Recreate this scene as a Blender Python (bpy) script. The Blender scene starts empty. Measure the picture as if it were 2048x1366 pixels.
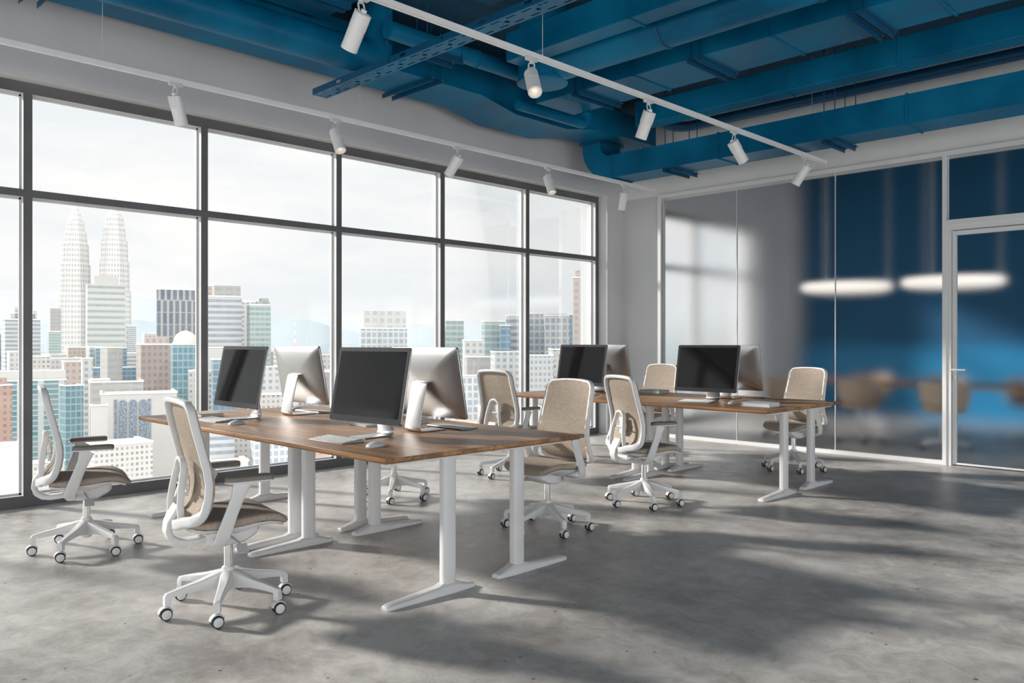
import bpy, math, random
from mathutils import Vector, Matrix
random.seed(7)
S2 = math.sqrt(.5); FPX = 1607.4; EYE = 1.28
PI = math.pi
SC = bpy.context.scene
COL = SC.collection

# ------------------------------------------------------------------ camera
cam_d = bpy.data.cameras.new('camera'); cam = bpy.data.objects.new('camera', cam_d); COL.objects.link(cam)
cam.location = (0, 0, EYE); cam.rotation_euler = (PI/2, 0, PI/4)
cam_d.sensor_width = 36; cam_d.lens = 36*FPX/2048; cam_d.clip_end = 20000; cam_d.clip_start = .05
SC.camera = cam
# ------------------------------------------------------------------ colour management
SC.view_settings.view_transform = 'Standard'; SC.view_settings.look = 'None'
SC.view_settings.gamma = 1; SC.view_settings.use_curve_mapping = False
SC.view_settings.exposure = 0.0
# ------------------------------------------------------------------ sun
SUN_AZ, SUN_EL = math.radians(25), math.radians(23)     # direction the light travels
sd = bpy.data.lights.new('sun', 'SUN'); sun = bpy.data.objects.new('sun', sd); COL.objects.link(sun)
sd.energy = 6.0; sd.angle = math.radians(5.0); sd.color = (1, .95, .88)
sun.rotation_euler = Vector((-math.cos(SUN_AZ)*math.cos(SUN_EL), -math.sin(SUN_AZ)*math.cos(SUN_EL), math.sin(SUN_EL))).to_track_quat('Z', 'Y').to_euler()
sun.location = (-12, -2, 8)
# ------------------------------------------------------------------ cloudy sky
SKY_FRONT, SKY_BACK = 1.06, 3.0
w = bpy.data.worlds.new('sky'); SC.world = w; w.use_nodes = True
nt = w.node_tree; nt.nodes.clear()
def N(nt, t, **kw):
    n = nt.nodes.new(t)
    for k, v in kw.items():
        if k == 'inp':
            for a, b in v.items(): n.inputs[a].default_value = b
        else: setattr(n, k, v)
    return n
out = N(nt, 'ShaderNodeOutputWorld'); bg = N(nt, 'ShaderNodeBackground')
tc = N(nt, 'ShaderNodeTexCoord'); mp = N(nt, 'ShaderNodeMapping', inp={'Scale': (1.2, 1.2, 5)})
no = N(nt, 'ShaderNodeTexNoise', inp={'Scale': 2.2, 'Detail': 7, 'Roughness': .6})
cr = N(nt, 'ShaderNodeValToRGB')
cr.color_ramp.elements[0].position = .38; cr.color_ramp.elements[0].color = (.86, .885, .905, 1)
cr.color_ramp.elements[1].position = .62; cr.color_ramp.elements[1].color = (1.0, .985, .96, 1)
nt.links.new(tc.outputs['Generated'], mp.inputs[0]); nt.links.new(mp.outputs[0], no.inputs[0]); nt.links.new(no.outputs[0], cr.inputs[0])
sx = N(nt, 'ShaderNodeSeparateXYZ'); nt.links.new(tc.outputs['Generated'], sx.inputs[0])
ms = N(nt, 'ShaderNodeMapRange', inp={'From Min': -.25, 'From Max': .8, 'To Min': SKY_FRONT, 'To Max': SKY_BACK}); ms.interpolation_type = 'SMOOTHSTEP'
dx_ = N(nt, 'ShaderNodeMath', operation='MULTIPLY', inp={1: .85}); dy_ = N(nt, 'ShaderNodeMath', operation='MULTIPLY_ADD', inp={1: -.52})
nt.links.new(sx.outputs[0], dx_.inputs[0]); nt.links.new(sx.outputs[1], dy_.inputs[0]); nt.links.new(dx_.outputs[0], dy_.inputs[2]); nt.links.new(dy_.outputs[0], ms.inputs[0])
nt.links.new(cr.outputs[0], bg.inputs[0]); nt.links.new(ms.outputs[0], bg.inputs[1]); nt.links.new(bg.outputs[0], out.inputs[0])

# ================================================================== helpers
class MB:
    def __init__(s): s.v = []; s.f = []; s.m = []; s.uv = {}
    def add(s, vs, fs, mi=0):
        o = len(s.v); s.v += [tuple(p) for p in vs]; s.f += [tuple(o+i for i in f) for f in fs]; s.m += [mi]*len(fs); return s
    def box(s, a, b, mi=0, M=None):
        x0, y0, z0 = a; x1, y1, z1 = b
        vs = [Vector(p) for p in ((x0,y0,z0),(x1,y0,z0),(x1,y1,z0),(x0,y1,z0),(x0,y0,z1),(x1,y0,z1),(x1,y1,z1),(x0,y1,z1))]
        if M: vs = [M @ p for p in vs]
        return s.add(vs, [(0,3,2,1),(4,5,6,7),(0,1,5,4),(1,2,6,5),(2,3,7,6),(3,0,4,7)], mi)
    def cbox(s, c, d, mi=0, M=None):
        return s.box([c[i]-d[i]/2 for i in range(3)], [c[i]+d[i]/2 for i in range(3)], mi, M)
    def loft(s, rings, caps=True, closed=False, mi=0):
        n = len(rings[0]); vs = [p for r in rings for p in r]; fs = []
        R = len(rings)
        for k in range(R if closed else R-1):
            a = k*n; b = ((k+1) % R)*n
            for i in range(n):
                j = (i+1) % n; fs.append((a+i, a+j, b+j, b+i))
        if caps and not closed:
            fs.append(tuple(range(n-1, -1, -1))); fs.append(tuple(range((R-1)*n, R*n)))
        return s.add(vs, fs, mi)
    def cyl(s, p0, p1, r0, r1=None, n=20, mi=0, caps=True):
        p0 = Vector(p0); p1 = Vector(p1); r1 = r0 if r1 is None else r1
        q = (p1-p0).to_track_quat('Z', 'Y')
        rg = []
        for p, r in ((p0, r0), (p1, r1)):
            rg.append([p + q @ Vector((r*math.cos(2*PI*i/n), r*math.sin(2*PI*i/n), 0)) for i in range(n)])
        return s.loft(rg, caps, mi=mi)
    def lathe(s, prof, o=(0,0,0), ax=(0,0,1), n=28, mi=0):
        o = Vector(o); q = Vector(ax).to_track_quat('Z', 'Y')
        rg = [[o + q @ Vector((r*math.cos(2*PI*i/n), r*math.sin(2*PI*i/n), z)) for i in range(n)] for r, z in prof]
        return s.loft(rg, True, mi=mi)
    def sweep(s, path, prof, side=None, closed=False, mi=0, scales=None):
        """prof: list of (a,b): a along 'side', b along cross(tangent, side)"""
        P = [Vector(p) for p in path]; n = len(P); rings = []
        for i, p in enumerate(P):
            if closed: t = P[(i+1) % n]-P[(i-1) % n]
            else: t = P[min(i+1, n-1)]-P[max(i-1, 0)]
            t.normalize()
            sd_ = Vector(side[i]) if isinstance(side, list) else Vector(side)
            sd_ = (sd_ - t*sd_.dot(t)).normalized(); u = t.cross(sd_)
            k = scales[i] if scales else (1, 1)
            rings.append([p + sd_*(a*k[0]) + u*(b*k[1]) for a, b in prof])
        return s.loft(rings, True, closed, mi)
    def tube(s, path, r, n=10, closed=False, mi=0):
        P = [Vector(p) for p in path]; m = len(P); rings = []; sd_ = None
        for i, p in enumerate(P):
            t = (P[(i+1) % m]-P[(i-1) % m]) if closed else (P[min(i+1, m-1)]-P[max(i-1, 0)]); t.normalize()
            if sd_ is None: sd_ = t.orthogonal().normalized()
            sd_ = (sd_-t*sd_.dot(t)).normalized(); u = t.cross(sd_)
            rr = r[i] if isinstance(r, (list, tuple)) else r
            rings.append([p + sd_*(rr*math.cos(2*PI*k/n)) + u*(rr*math.sin(2*PI*k/n)) for k in range(n)])
        return s.loft(rings, True, closed, mi)
    def prism(s, poly, axis, a, b, mi=0):
        def pt(p, c):
            return {'x': (c, p[0], p[1]), 'y': (p[0], c, p[1]), 'z': (p[0], p[1], c)}[axis]
        return s.loft([[pt(p, a) for p in poly], [pt(p, b) for p in poly]], True, mi=mi)
    def build(s, name, mats, parent=None, bevel=0, seg=2, sub=0, angle=38, flat=False, fixn=True):
        me = bpy.data.meshes.new(name); me.from_pydata(s.v, [], s.f)
        if not isinstance(mats, (list, tuple)): mats = [mats]
        for m in mats: me.materials.append(m)
        for p, mi in zip(me.polygons, s.m): p.material_index = mi
        if fixn:
            import bmesh
            bm = bmesh.new(); bm.from_mesh(me); bmesh.ops.recalc_face_normals(bm, faces=bm.faces); bm.to_mesh(me); bm.free()
        if not flat:
            me.polygons.foreach_set('use_smooth', [True]*len(me.polygons))
            me.set_sharp_from_angle(angle=math.radians(angle))
        o = bpy.data.objects.new(name, me); COL.objects.link(o)
        if parent: o.parent = parent
        if bevel:
            b = o.modifiers.new('bevel', 'BEVEL'); b.width = bevel; b.segments = seg; b.limit_method = 'ANGLE'; b.angle_limit = math.radians(35)
            b.harden_normals = False
        if sub:
            b = o.modifiers.new('sub', 'SUBSURF'); b.levels = sub; b.render_levels = sub
        return o

def tag(o, label=None, cat=None, group=None, kind=None):
    if label: o['label'] = label
    if cat: o['category'] = cat
    if group: o['group'] = group
    if kind: o['kind'] = kind
    return o
def empty(name, loc=(0,0,0), rz=0, label=None, cat=None, group=None, kind=None):
    o = bpy.data.objects.new(name, None); o.empty_display_size = .1; COL.objects.link(o)
    o.location = loc; o.rotation_euler = (0, 0, rz)
    return tag(o, label, cat, group, kind)
KIDS = {}
def copy_tree(o, parent=None):
    c = o.copy(); COL.objects.link(c)
    if parent: c.parent = parent
    for ch in [x for x in bpy.data.objects if x.parent == o]: copy_tree(ch, c)
    return c
def kids(o, pre=''): return [x for x in bpy.data.objects if x.parent == o and x.name.startswith(pre)]
def rrect(w, h, r, n=5):
    """rounded rectangle outline centred on 0"""
    pts = []
    for cx, cy, a0 in ((w/2-r, h/2-r, 0), (-w/2+r, h/2-r, 90), (-w/2+r, -h/2+r, 180), (w/2-r, -h/2+r, 270)):
        for i in range(n+1):
            a = math.radians(a0+90*i/n); pts.append((cx+r*math.cos(a), cy+r*math.sin(a)))
    return pts
def interp(tab, x):
    if x <= tab[0][0]: return tab[0][1]
    for (a, b), (c, d) in zip(tab, tab[1:]):
        if x <= c:
            t = (x-a)/(c-a); t = t*t*(3-2*t)*.5 + t*.5; return b+(d-b)*t
    return tab[-1][1]

# ================================================================== materials
MATS = {}
def mat(name, color=(.8,.8,.8), rough=.5, metal=0, spec=.5, **kw):
    m = bpy.data.materials.new(name); m.use_nodes = True; b = m.node_tree.nodes['Principled BSDF']
    b.inputs['Base Color'].default_value = (*color, 1); b.inputs['Roughness'].default_value = rough
    b.inputs['Metallic'].default_value = metal; b.inputs['Specular IOR Level'].default_value = spec
    for k, v in kw.items(): b.inputs[k.replace('_', ' ')].default_value = v
    MATS[name] = m; return m
def nodes(m): return m.node_tree, m.node_tree.nodes['Principled BSDF']
def L(nt, a, b): nt.links.new(a, b)
def noise_tint(m, c0, c1, scale=3, detail=4, lo=.35, hi=.65, coord='Object', mscale=(1,1,1), rough=None, bump=0, bscale=None):
    nt, b = nodes(m)
    t = N(nt, 'ShaderNodeTexCoord'); mp = N(nt, 'ShaderNodeMapping', inp={'Scale': mscale}); n = N(nt, 'ShaderNodeTexNoise', inp={'Scale': scale, 'Detail': detail})
    r = N(nt, 'ShaderNodeValToRGB'); r.color_ramp.elements[0].position = lo; r.color_ramp.elements[1].position = hi
    r.color_ramp.elements[0].color = (*c0, 1); r.color_ramp.elements[1].color = (*c1, 1)
    L(nt, t.outputs[coord], mp.inputs[0]); L(nt, mp.outputs[0], n.inputs[0]); L(nt, n.outputs[0], r.inputs[0]); L(nt, r.outputs[0], b.inputs['Base Color'])
    if rough:
        q = N(nt, 'ShaderNodeMapRange', inp={'To Min': rough[0], 'To Max': rough[1], 'From Min': .3, 'From Max': .7}); L(nt, n.outputs[0], q.inputs[0]); L(nt, q.outputs[0], b.inputs['Roughness'])
    if bump:
        n2 = N(nt, 'ShaderNodeTexNoise', inp={'Scale': bscale or scale*8, 'Detail': 3}); L(nt, mp.outputs[0], n2.inputs[0])
        bp = N(nt, 'ShaderNodeBump', inp={'Strength': bump, 'Distance': .002}); L(nt, n2.outputs[0], bp.inputs['Height']); L(nt, bp.outputs[0], b.inputs['Normal'])
    return m
white_plastic = noise_tint(mat('white plastic', rough=.38), (.66,.665,.67), (.70,.70,.705), 6, 2, bump=.03, bscale=300)
white_metal = noise_tint(mat('white powder coated metal', rough=.42), (.64,.645,.655), (.69,.69,.70), 5, 2, bump=.05, bscale=600)
lamp_white = noise_tint(mat('bright white lacquer', rough=.4), (.84,.84,.84), (.88,.88,.875), 5, 2)
chrome = noise_tint(mat('chrome', rough=.16, metal=1), (.78,.77,.76), (.86,.85,.84), 20, 2)
alu = noise_tint(mat('brushed aluminium', rough=.34, metal=1), (.50,.50,.51), (.55,.55,.555), 3, 2)
rubber = noise_tint(mat('black rubber', rough=.6), (.015,.015,.016), (.025,.025,.026), 30, 2)
dark_pad = noise_tint(mat('taupe armrest pad', rough=.75), (.19,.165,.14), (.26,.23,.20), 160, 3, bump=.3, bscale=500)
bezel_m = noise_tint(mat('dark glossy bezel', rough=.22), (.018,.019,.021), (.024,.025,.027), 10, 2)
screen_m = noise_tint(mat('black display glass', rough=.06, spec=.32), (.004,.004,.0045), (.006,.006,.0065), 10, 2)
key_m = noise_tint(mat('white keycaps', rough=.5), (.78,.78,.78), (.84,.84,.84), 40, 2)
paint_wall = noise_tint(mat('pale grey wall paint', rough=.85), (.60,.60,.615), (.65,.65,.66), 1.2, 3, bump=.08, bscale=160)
paint_white = noise_tint(mat('white trim paint', rough=.5), (.76,.76,.765), (.8,.8,.8), 2, 2)
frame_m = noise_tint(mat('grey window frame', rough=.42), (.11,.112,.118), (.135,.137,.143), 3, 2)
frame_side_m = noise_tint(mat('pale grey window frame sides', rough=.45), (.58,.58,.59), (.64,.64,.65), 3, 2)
blue_m = noise_tint(mat('blue painted sheet metal', rough=.42, spec=.18), (.001,.105,.22), (.002,.185,.36), 1.6, 6, .36, .68, rough=(.26,.5), bump=.06, bscale=9)
blue_dark = noise_tint(mat('blue painted steel', rough=.4), (.003,.07,.16), (.005,.09,.20), 3, 3)
ceil_m = noise_tint(mat('deep blue painted concrete', rough=.8), (.004,.055,.11), (.006,.075,.15), 1.5, 4, bump=.2, bscale=20)
wallblue_m = noise_tint(mat('blue wall paint', rough=.8), (.004,.085,.19), (.006,.10,.22), 2, 3)
silicone = noise_tint(mat('white glazing joint', rough=.4), (.75,.76,.77), (.8,.8,.8), 4, 2)
pages_m = noise_tint(mat('book pages', rough=.8), (.62,.61,.58), (.74,.73,.7), 60, 2, mscale=(.1,.1,8))
shell_m = noise_tint(mat('beige upholstered shell', rough=.8), (.36,.28,.21), (.43,.34,.26), 60, 3, bump=.2)
def glossy_thin(name, tint, refl=1.0):
    m = bpy.data.materials.new(name); m.use_nodes = True; nt = m.node_tree; nt.nodes.clear()
    o = N(nt, 'ShaderNodeOutputMaterial'); t = N(nt, 'ShaderNodeBsdfTransparent', inp={'Color': (*tint, 1)}); g = N(nt, 'ShaderNodeBsdfGlossy', inp={'Roughness': .02, 'Color': (.9,.95,1,1)})
    fr = N(nt, 'ShaderNodeFresnel', inp={'IOR': 1.45}); mx = N(nt, 'ShaderNodeMixShader'); k = N(nt, 'ShaderNodeMath', operation='MULTIPLY', inp={1: refl})
    L(nt, fr.outputs[0], k.inputs[0]); L(nt, k.outputs[0], mx.inputs[0]); L(nt, t.outputs[0], mx.inputs[1]); L(nt, g.outputs[0], mx.inputs[2]); L(nt, mx.outputs[0], o.inputs[0])
    return m
pane_m = glossy_thin('clear window glass', (.99,.995,.995), .25)
def frosted():
    m = bpy.data.materials.new('lightly frosted glass'); m.use_nodes = True; nt = m.node_tree; nt.nodes.clear()
    o = N(nt, 'ShaderNodeOutputMaterial')
    g = N(nt, 'ShaderNodeBsdfRefraction', inp={'Color': (.985,.99,.995,1), 'Roughness': .26, 'IOR': 1.3})
    gl = N(nt, 'ShaderNodeBsdfGlossy', inp={'Color': (.9,.92,.95,1), 'Roughness': .25})
    fr = N(nt, 'ShaderNodeFresnel', inp={'IOR': 1.11}); mx = N(nt, 'ShaderNodeMixShader')
    L(nt, fr.outputs[0], mx.inputs[0]); L(nt, g.outputs[0], mx.inputs[1]); L(nt, gl.outputs[0], mx.inputs[2]); L(nt, mx.outputs[0], o.inputs[0])
    return m
frost_m = frosted()
def emis(name, col, s):
    m = mat(name, col, .5); nt, b = nodes(m); b.inputs['Emission Color'].default_value = (*col, 1); b.inputs['Emission Strength'].default_value = s; return m
lamp_glow = emis('lit reflector', (1, .9, .78), .6)
def honeycomb():
    nt, b = nodes(lamp_glow); t = N(nt, 'ShaderNodeTexCoord'); v = N(nt, 'ShaderNodeTexVoronoi', inp={'Scale': 130, 'Randomness': .15}); q = N(nt, 'ShaderNodeMapRange', inp={'From Min': .2, 'From Max': .5, 'To Min': 1.3, 'To Max': .12})
    L(nt, t.outputs['Object'], v.inputs[0]); L(nt, v.outputs['Distance'], q.inputs[0]); L(nt, q.outputs[0], b.inputs['Emission Strength'])
honeycomb()
ring_glow = emis('lit ring diffuser', (1, .93, .85), .8)

def fabric():
    m = mat('beige woven fabric', rough=.9, spec=.2); nt, b = nodes(m)
    t = N(nt, 'ShaderNodeTexCoord')
    n = N(nt, 'ShaderNodeTexNoise', inp={'Scale': 210, 'Detail': 3}); n2 = N(nt, 'ShaderNodeTexNoise', inp={'Scale': 60, 'Detail': 3})
    vo = N(nt, 'ShaderNodeTexVoronoi', inp={'Scale': 330})
    for q in (n, n2, vo): L(nt, t.outputs['Object'], q.inputs[0])
    a1 = N(nt, 'ShaderNodeMath', operation='MULTIPLY_ADD', inp={1: .35}); L(nt, n2.outputs[0], a1.inputs[0]); L(nt, n.outputs[0], a1.inputs[2])
    a2 = N(nt, 'ShaderNodeMath', operation='MULTIPLY_ADD', inp={1: .35}); L(nt, vo.outputs['Distance'], a2.inputs[0]); L(nt, a1.outputs[0], a2.inputs[2])
    r = N(nt, 'ShaderNodeValToRGB'); r.color_ramp.elements[0].position = .52; r.color_ramp.elements[1].position = 1.0
    r.color_ramp.elements[0].color = (.215,.17,.133,1); r.color_ramp.elements[1].color = (.44,.37,.305,1)
    L(nt, a2.outputs[0], r.inputs[0]); L(nt, r.outputs[0], b.inputs['Base Color'])
    bp = N(nt, 'ShaderNodeBump', inp={'Strength': .35, 'Distance': .0012}); L(nt, a2.outputs[0], bp.inputs['Height']); L(nt, bp.outputs[0], b.inputs['Normal'])
    return m
fabric_m = fabric()

def wood(name, mul=1.0, seed=0):
    m = mat(name, rough=.42, spec=.4); nt, b = nodes(m)
    t = N(nt, 'ShaderNodeTexCoord'); mp = N(nt, 'ShaderNodeMapping', inp={'Scale': (.8, 9, 9), 'Location': (seed, seed*2.3, 0)})
    n1 = N(nt, 'ShaderNodeTexNoise', inp={'Scale': 1.6, 'Detail': 8, 'Roughness': .62, 'Distortion': .4})
    mp2 = N(nt, 'ShaderNodeMapping', inp={'Scale': (2, 120, 120)})
    n2 = N(nt, 'ShaderNodeTexNoise', inp={'Scale': 1.5, 'Detail': 4})
    # glued staves
    sp = N(nt, 'ShaderNodeSeparateXYZ'); L(nt, t.outputs['Object'], sp.inputs[0])
    fl = N(nt, 'ShaderNodeMath', operation='MULTIPLY', inp={1: 8.3}); f2 = N(nt, 'ShaderNodeMath', operation='FLOOR'); L(nt, sp.outputs[1], fl.inputs[0]); L(nt, fl.outputs[0], f2.inputs[0])
    wn = N(nt, 'ShaderNodeTexWhiteNoise', noise_dimensions='1D'); L(nt, f2.outputs[0], wn.inputs['W'])
    L(nt, t.outputs['Object'], mp.inputs[0]); L(nt, mp.outputs[0], n1.inputs[0]); L(nt, t.outputs['Object'], mp2.inputs[0]); L(nt, mp2.outputs[0], n2.inputs[0])
    r = N(nt, 'ShaderNodeValToRGB'); e = r.color_ramp.elements
    e[0].position = .30; e[0].color = (.15*mul,.068*mul,.028*mul,1); e[1].position = .72; e[1].color = (.50*mul,.285*mul,.14*mul,1)
    x = e.new(.5); x.color = (.335*mul,.17*mul,.072*mul,1)
    a = N(nt, 'ShaderNodeMath', operation='MULTIPLY_ADD', inp={1: .12, 2: -.06}); L(nt, n2.outputs[0], a.inputs[0])
    a2 = N(nt, 'ShaderNodeMath', operation='MULTIPLY_ADD', inp={1: .12, 2: -.06}); L(nt, wn.outputs[0], a2.inputs[0])
    s1 = N(nt, 'ShaderNodeMath', operation='ADD'); s2 = N(nt, 'ShaderNodeMath', operation='ADD')
    L(nt, n1.outputs[0], s1.inputs[0]); L(nt, a.outputs[0], s1.inputs[1]); L(nt, s1.outputs[0], s2.inputs[0]); L(nt, a2.outputs[0], s2.inputs[1])
    L(nt, s2.outputs[0], r.inputs[0]); L(nt, r.outputs[0], b.inputs['Base Color'])
    bp = N(nt, 'ShaderNodeBump', inp={'Strength': .12, 'Distance': .001}); L(nt, n2.outputs[0], bp.inputs['Height']); L(nt, bp.outputs[0], b.inputs['Normal'])
    return m
wood_m = wood('oiled oak', 1.0); wood_edge = wood('dark oak edge', .62, 3)

def concrete():
    m = mat('polished concrete', rough=.36, spec=.45); nt, b = nodes(m)
    t = N(nt, 'ShaderNodeTexCoord')
    n1 = N(nt, 'ShaderNodeTexNoise', inp={'Scale': .8, 'Detail': 9, 'Roughness': .66, 'Distortion': .3})
    n2 = N(nt, 'ShaderNodeTexNoise', inp={'Scale': 6, 'Detail': 10, 'Roughness': .78, 'Distortion': .6})
    for q in (n1, n2): L(nt, t.outputs['Object'], q.inputs[0])
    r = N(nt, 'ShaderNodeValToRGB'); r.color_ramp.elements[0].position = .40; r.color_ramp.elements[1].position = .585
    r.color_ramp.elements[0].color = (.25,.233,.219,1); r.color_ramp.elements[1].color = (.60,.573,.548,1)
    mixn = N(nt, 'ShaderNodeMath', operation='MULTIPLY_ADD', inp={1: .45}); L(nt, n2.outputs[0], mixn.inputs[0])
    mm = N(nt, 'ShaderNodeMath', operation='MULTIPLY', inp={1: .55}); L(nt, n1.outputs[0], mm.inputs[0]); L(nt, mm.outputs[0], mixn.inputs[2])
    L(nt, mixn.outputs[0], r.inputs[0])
    # small voids
    vo = N(nt, 'ShaderNodeTexVoronoi', inp={'Scale': 11.0, 'Randomness': 1}); L(nt, t.outputs['Object'], vo.inputs[0])
    sepc = N(nt, 'ShaderNodeSeparateColor'); L(nt, vo.outputs['Color'], sepc.inputs[0])
    rad = N(nt, 'ShaderNodeMapRange', inp={'From Min': .25, 'From Max': 1, 'To Min': 0, 'To Max': .10}); L(nt, sepc.outputs[0], rad.inputs[0])
    lt = N(nt, 'ShaderNodeMath', operation='LESS_THAN'); L(nt, vo.outputs['Distance'], lt.inputs[0]); L(nt, rad.outputs[0], lt.inputs[1])
    v2 = N(nt, 'ShaderNodeTexVoronoi', inp={'Scale': 26.0, 'Randomness': 1}); L(nt, t.outputs['Object'], v2.inputs[0])
    sc2 = N(nt, 'ShaderNodeSeparateColor'); L(nt, v2.outputs['Color'], sc2.inputs[0])
    rad2 = N(nt, 'ShaderNodeMapRange', inp={'From Min': .45, 'From Max': 1, 'To Min': 0, 'To Max': .13}); L(nt, sc2.outputs[0], rad2.inputs[0])
    lt2 = N(nt, 'ShaderNodeMath', operation='LESS_THAN'); L(nt, v2.outputs['Distance'], lt2.inputs[0]); L(nt, rad2.outputs[0], lt2.inputs[1])
    h2 = N(nt, 'ShaderNodeMath', operation='MULTIPLY', inp={1: .5}); L(nt, lt2.outputs[0], h2.inputs[0])
    mxx = N(nt, 'ShaderNodeMath', operation='MAXIMUM'); L(nt, lt.outputs[0], mxx.inputs[0]); L(nt, h2.outputs[0], mxx.inputs[1])
    k = N(nt, 'ShaderNodeMath', operation='MULTIPLY', inp={1: .85}); L(nt, mxx.outputs[0], k.inputs[0])
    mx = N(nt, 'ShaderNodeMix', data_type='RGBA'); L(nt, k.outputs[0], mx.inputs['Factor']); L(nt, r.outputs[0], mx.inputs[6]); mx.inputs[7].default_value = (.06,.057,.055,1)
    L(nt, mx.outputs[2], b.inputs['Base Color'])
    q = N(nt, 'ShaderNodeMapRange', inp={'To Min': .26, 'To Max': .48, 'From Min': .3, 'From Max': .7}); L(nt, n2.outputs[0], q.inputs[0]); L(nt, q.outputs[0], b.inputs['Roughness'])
    bp = N(nt, 'ShaderNodeBump', inp={'Strength': .12, 'Distance': .004}); L(nt, n2.outputs[0], bp.inputs['Height']); L(nt, bp.outputs[0], b.inputs['Normal'])
    return m
concrete_m = concrete()

# ================================================================== the setting
def struct(o): o['kind'] = 'structure'; return o
CEIL = 4.35; XW = -6.92; XF = -7.07; YP = 9.07; YB = 14.2; Y0 = -5.6; X1 = 3.6; HEAD = 3.29
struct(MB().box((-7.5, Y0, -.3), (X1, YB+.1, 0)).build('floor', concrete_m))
struct(MB().box((-7.4, Y0, CEIL), (X1, YB+.1, CEIL+.25)).build('ceiling', ceil_m))
wl = MB()
wl.box((-7.40, Y0, HEAD), (XW, YB, CEIL))
wl.box((-7.40, 8.78, 0), (XW, 9.62, HEAD))
wl.box((-7.40, 13.05, 0), (XW, YB, HEAD))
wl.box((-7.40, Y0, 0), (XW, -5.25, HEAD))
struct(wl.build('wall_left', paint_wall))
wb = MB()
wb.box((XW, 9.12, 0), (-6.29, 9.26, 3.254)); wb.box((1.2, 9.12, 0), (X1, 9.26, 3.254))
struct(wb.build('wall_back', paint_wall))
struct(MB().box((XW, 9.12, 3.2545), (X1, 9.26, CEIL)).build('wall_partition_head', lamp_white))
struct(MB().box((-7.4, YB, 0), (X1, YB+.15, CEIL)).build('wall_meeting_room_back', wallblue_m))
struct(MB().box((XW, YB-.06, 0), (-6.70, YB, CEIL)).build('wall_meeting_room_pier', paint_wall))

struct(MB().box((X1, Y0, 2.3), (X1+.2, YB, CEIL)).build('sky_blocker_right', paint_wall))  # unseen header wall, added to keep sky light off the duct sides
struct(MB().box((XW, Y0-.2, 2.75), (X1+.2, Y0, CEIL)).build('sky_blocker_front', paint_wall))  # same behind the camera: unseen header added against sky light at ceiling height
# ---- glazed window bays along the left wall
def win_bay(n, y0, y1, first=False, last=False, mid=2.43):
    fr = MB(); xo = XF-.125; hw = .031; cap = MB(); XC = XF-.006
    e = y1-hw
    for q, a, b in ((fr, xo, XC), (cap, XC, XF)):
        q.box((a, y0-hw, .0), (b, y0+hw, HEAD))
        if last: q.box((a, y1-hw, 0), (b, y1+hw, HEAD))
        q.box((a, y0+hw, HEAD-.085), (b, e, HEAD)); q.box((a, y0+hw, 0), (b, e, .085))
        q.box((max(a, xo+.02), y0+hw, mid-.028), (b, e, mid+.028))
    # slim glazing beads
    for z0, z1 in ((.085, mid-.028), (mid+.028, HEAD-.085)):
        for a, b in (((y0+hw, z0), (y0+hw+.014, z1)), ((e-.014, z0), (e, z1)), ((y0+hw, z0), (e, z0+.014)), ((y0+hw, z1-.014), (e, z1))):
            fr.box((xo+.03, a[0], a[1]), (xo+.055, b[0], b[1]))
    o = struct(fr.build('window_%d' % n, frame_side_m))
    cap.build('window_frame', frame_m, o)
    for z0, z1 in ((.085, mid-.028), (mid+.028, HEAD-.085)):
        MB().box((xo+.038, y0+hw, z0), (xo+.046, e, z1)).build('window_pane', pane_m, o)
ys = [-5.25, -3.85, -2.45, -1.05, .35, 1.755, 3.158, 4.567, 5.948, 7.352, 8.745]
for i in range(len(ys)-1): win_bay(i+1, ys[i], ys[i+1], last=(i == len(ys)-2))
ym = [9.65, 11.31, 13.02]
for i in range(2): win_bay(11+i, ym[i], ym[i+1], last=(i == 1))
# ---- glass partition
tr = MB()
tr.box((-6.29, YP, 3.205), (1.2, YP+.19, 3.254)); tr.box((-6.29, YP, 0), (-2.74, YP+.08, .043)); tr.box((-6.29, YP, .043), (-6.241, YP+.08, 3.205))
struct(tr.build('trim_1', paint_white))
tr = MB(); tr.box((-2.743, YP-.01, 0), (-2.705, YP+.09, 3.205)); tr.box((-2.705, YP-.01, 2.486), (-1.62, YP+.09, 2.536)); tr.box((-1.62, YP-.01, 0), (-1.58, YP+.09, 3.205))
tr.box((-1.58, YP, 0), (1.2, YP+.08, .043))
struct(tr.build('trim_2', paint_white))
tr = MB(); tr.box((-2.705, YP+.0, 0), (-2.662, YP+.08, 2.43)); tr.box((-2.705, YP, 2.43), (-1.62, YP+.08, 2.486)); tr.box((-1.665, YP, 0), (-1.621, YP+.08, 2.43))
struct(tr.build('trim_3', paint_white))
def gpane(x0, x1, z0, z1, n):
    o = struct(MB().box((x0, YP+.034, z0), (x1, YP+.046, z1)).build('window_%d' % n, frost_m)); return o
gpane(-6.241, -5.126, .043, 3.205, 21); gpane(-5.118, -3.885, .043, 3.205, 22); gpane(-3.877, -2.743, .043, 3.205, 23)
gpane(-2.705, -1.62, 2.536, 3.205, 24); gpane(-1.58, 1.2, .043, 3.205, 25)
j = MB(); j.box((-5.126, YP+.03, .043), (-5.118, YP+.05, 3.205)); struct(j.build('trim_4', silicone))
j = MB(); j.box((-3.885, YP+.03, .043), (-3.877, YP+.05, 3.205)); struct(j.build('trim_5', silicone))
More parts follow.
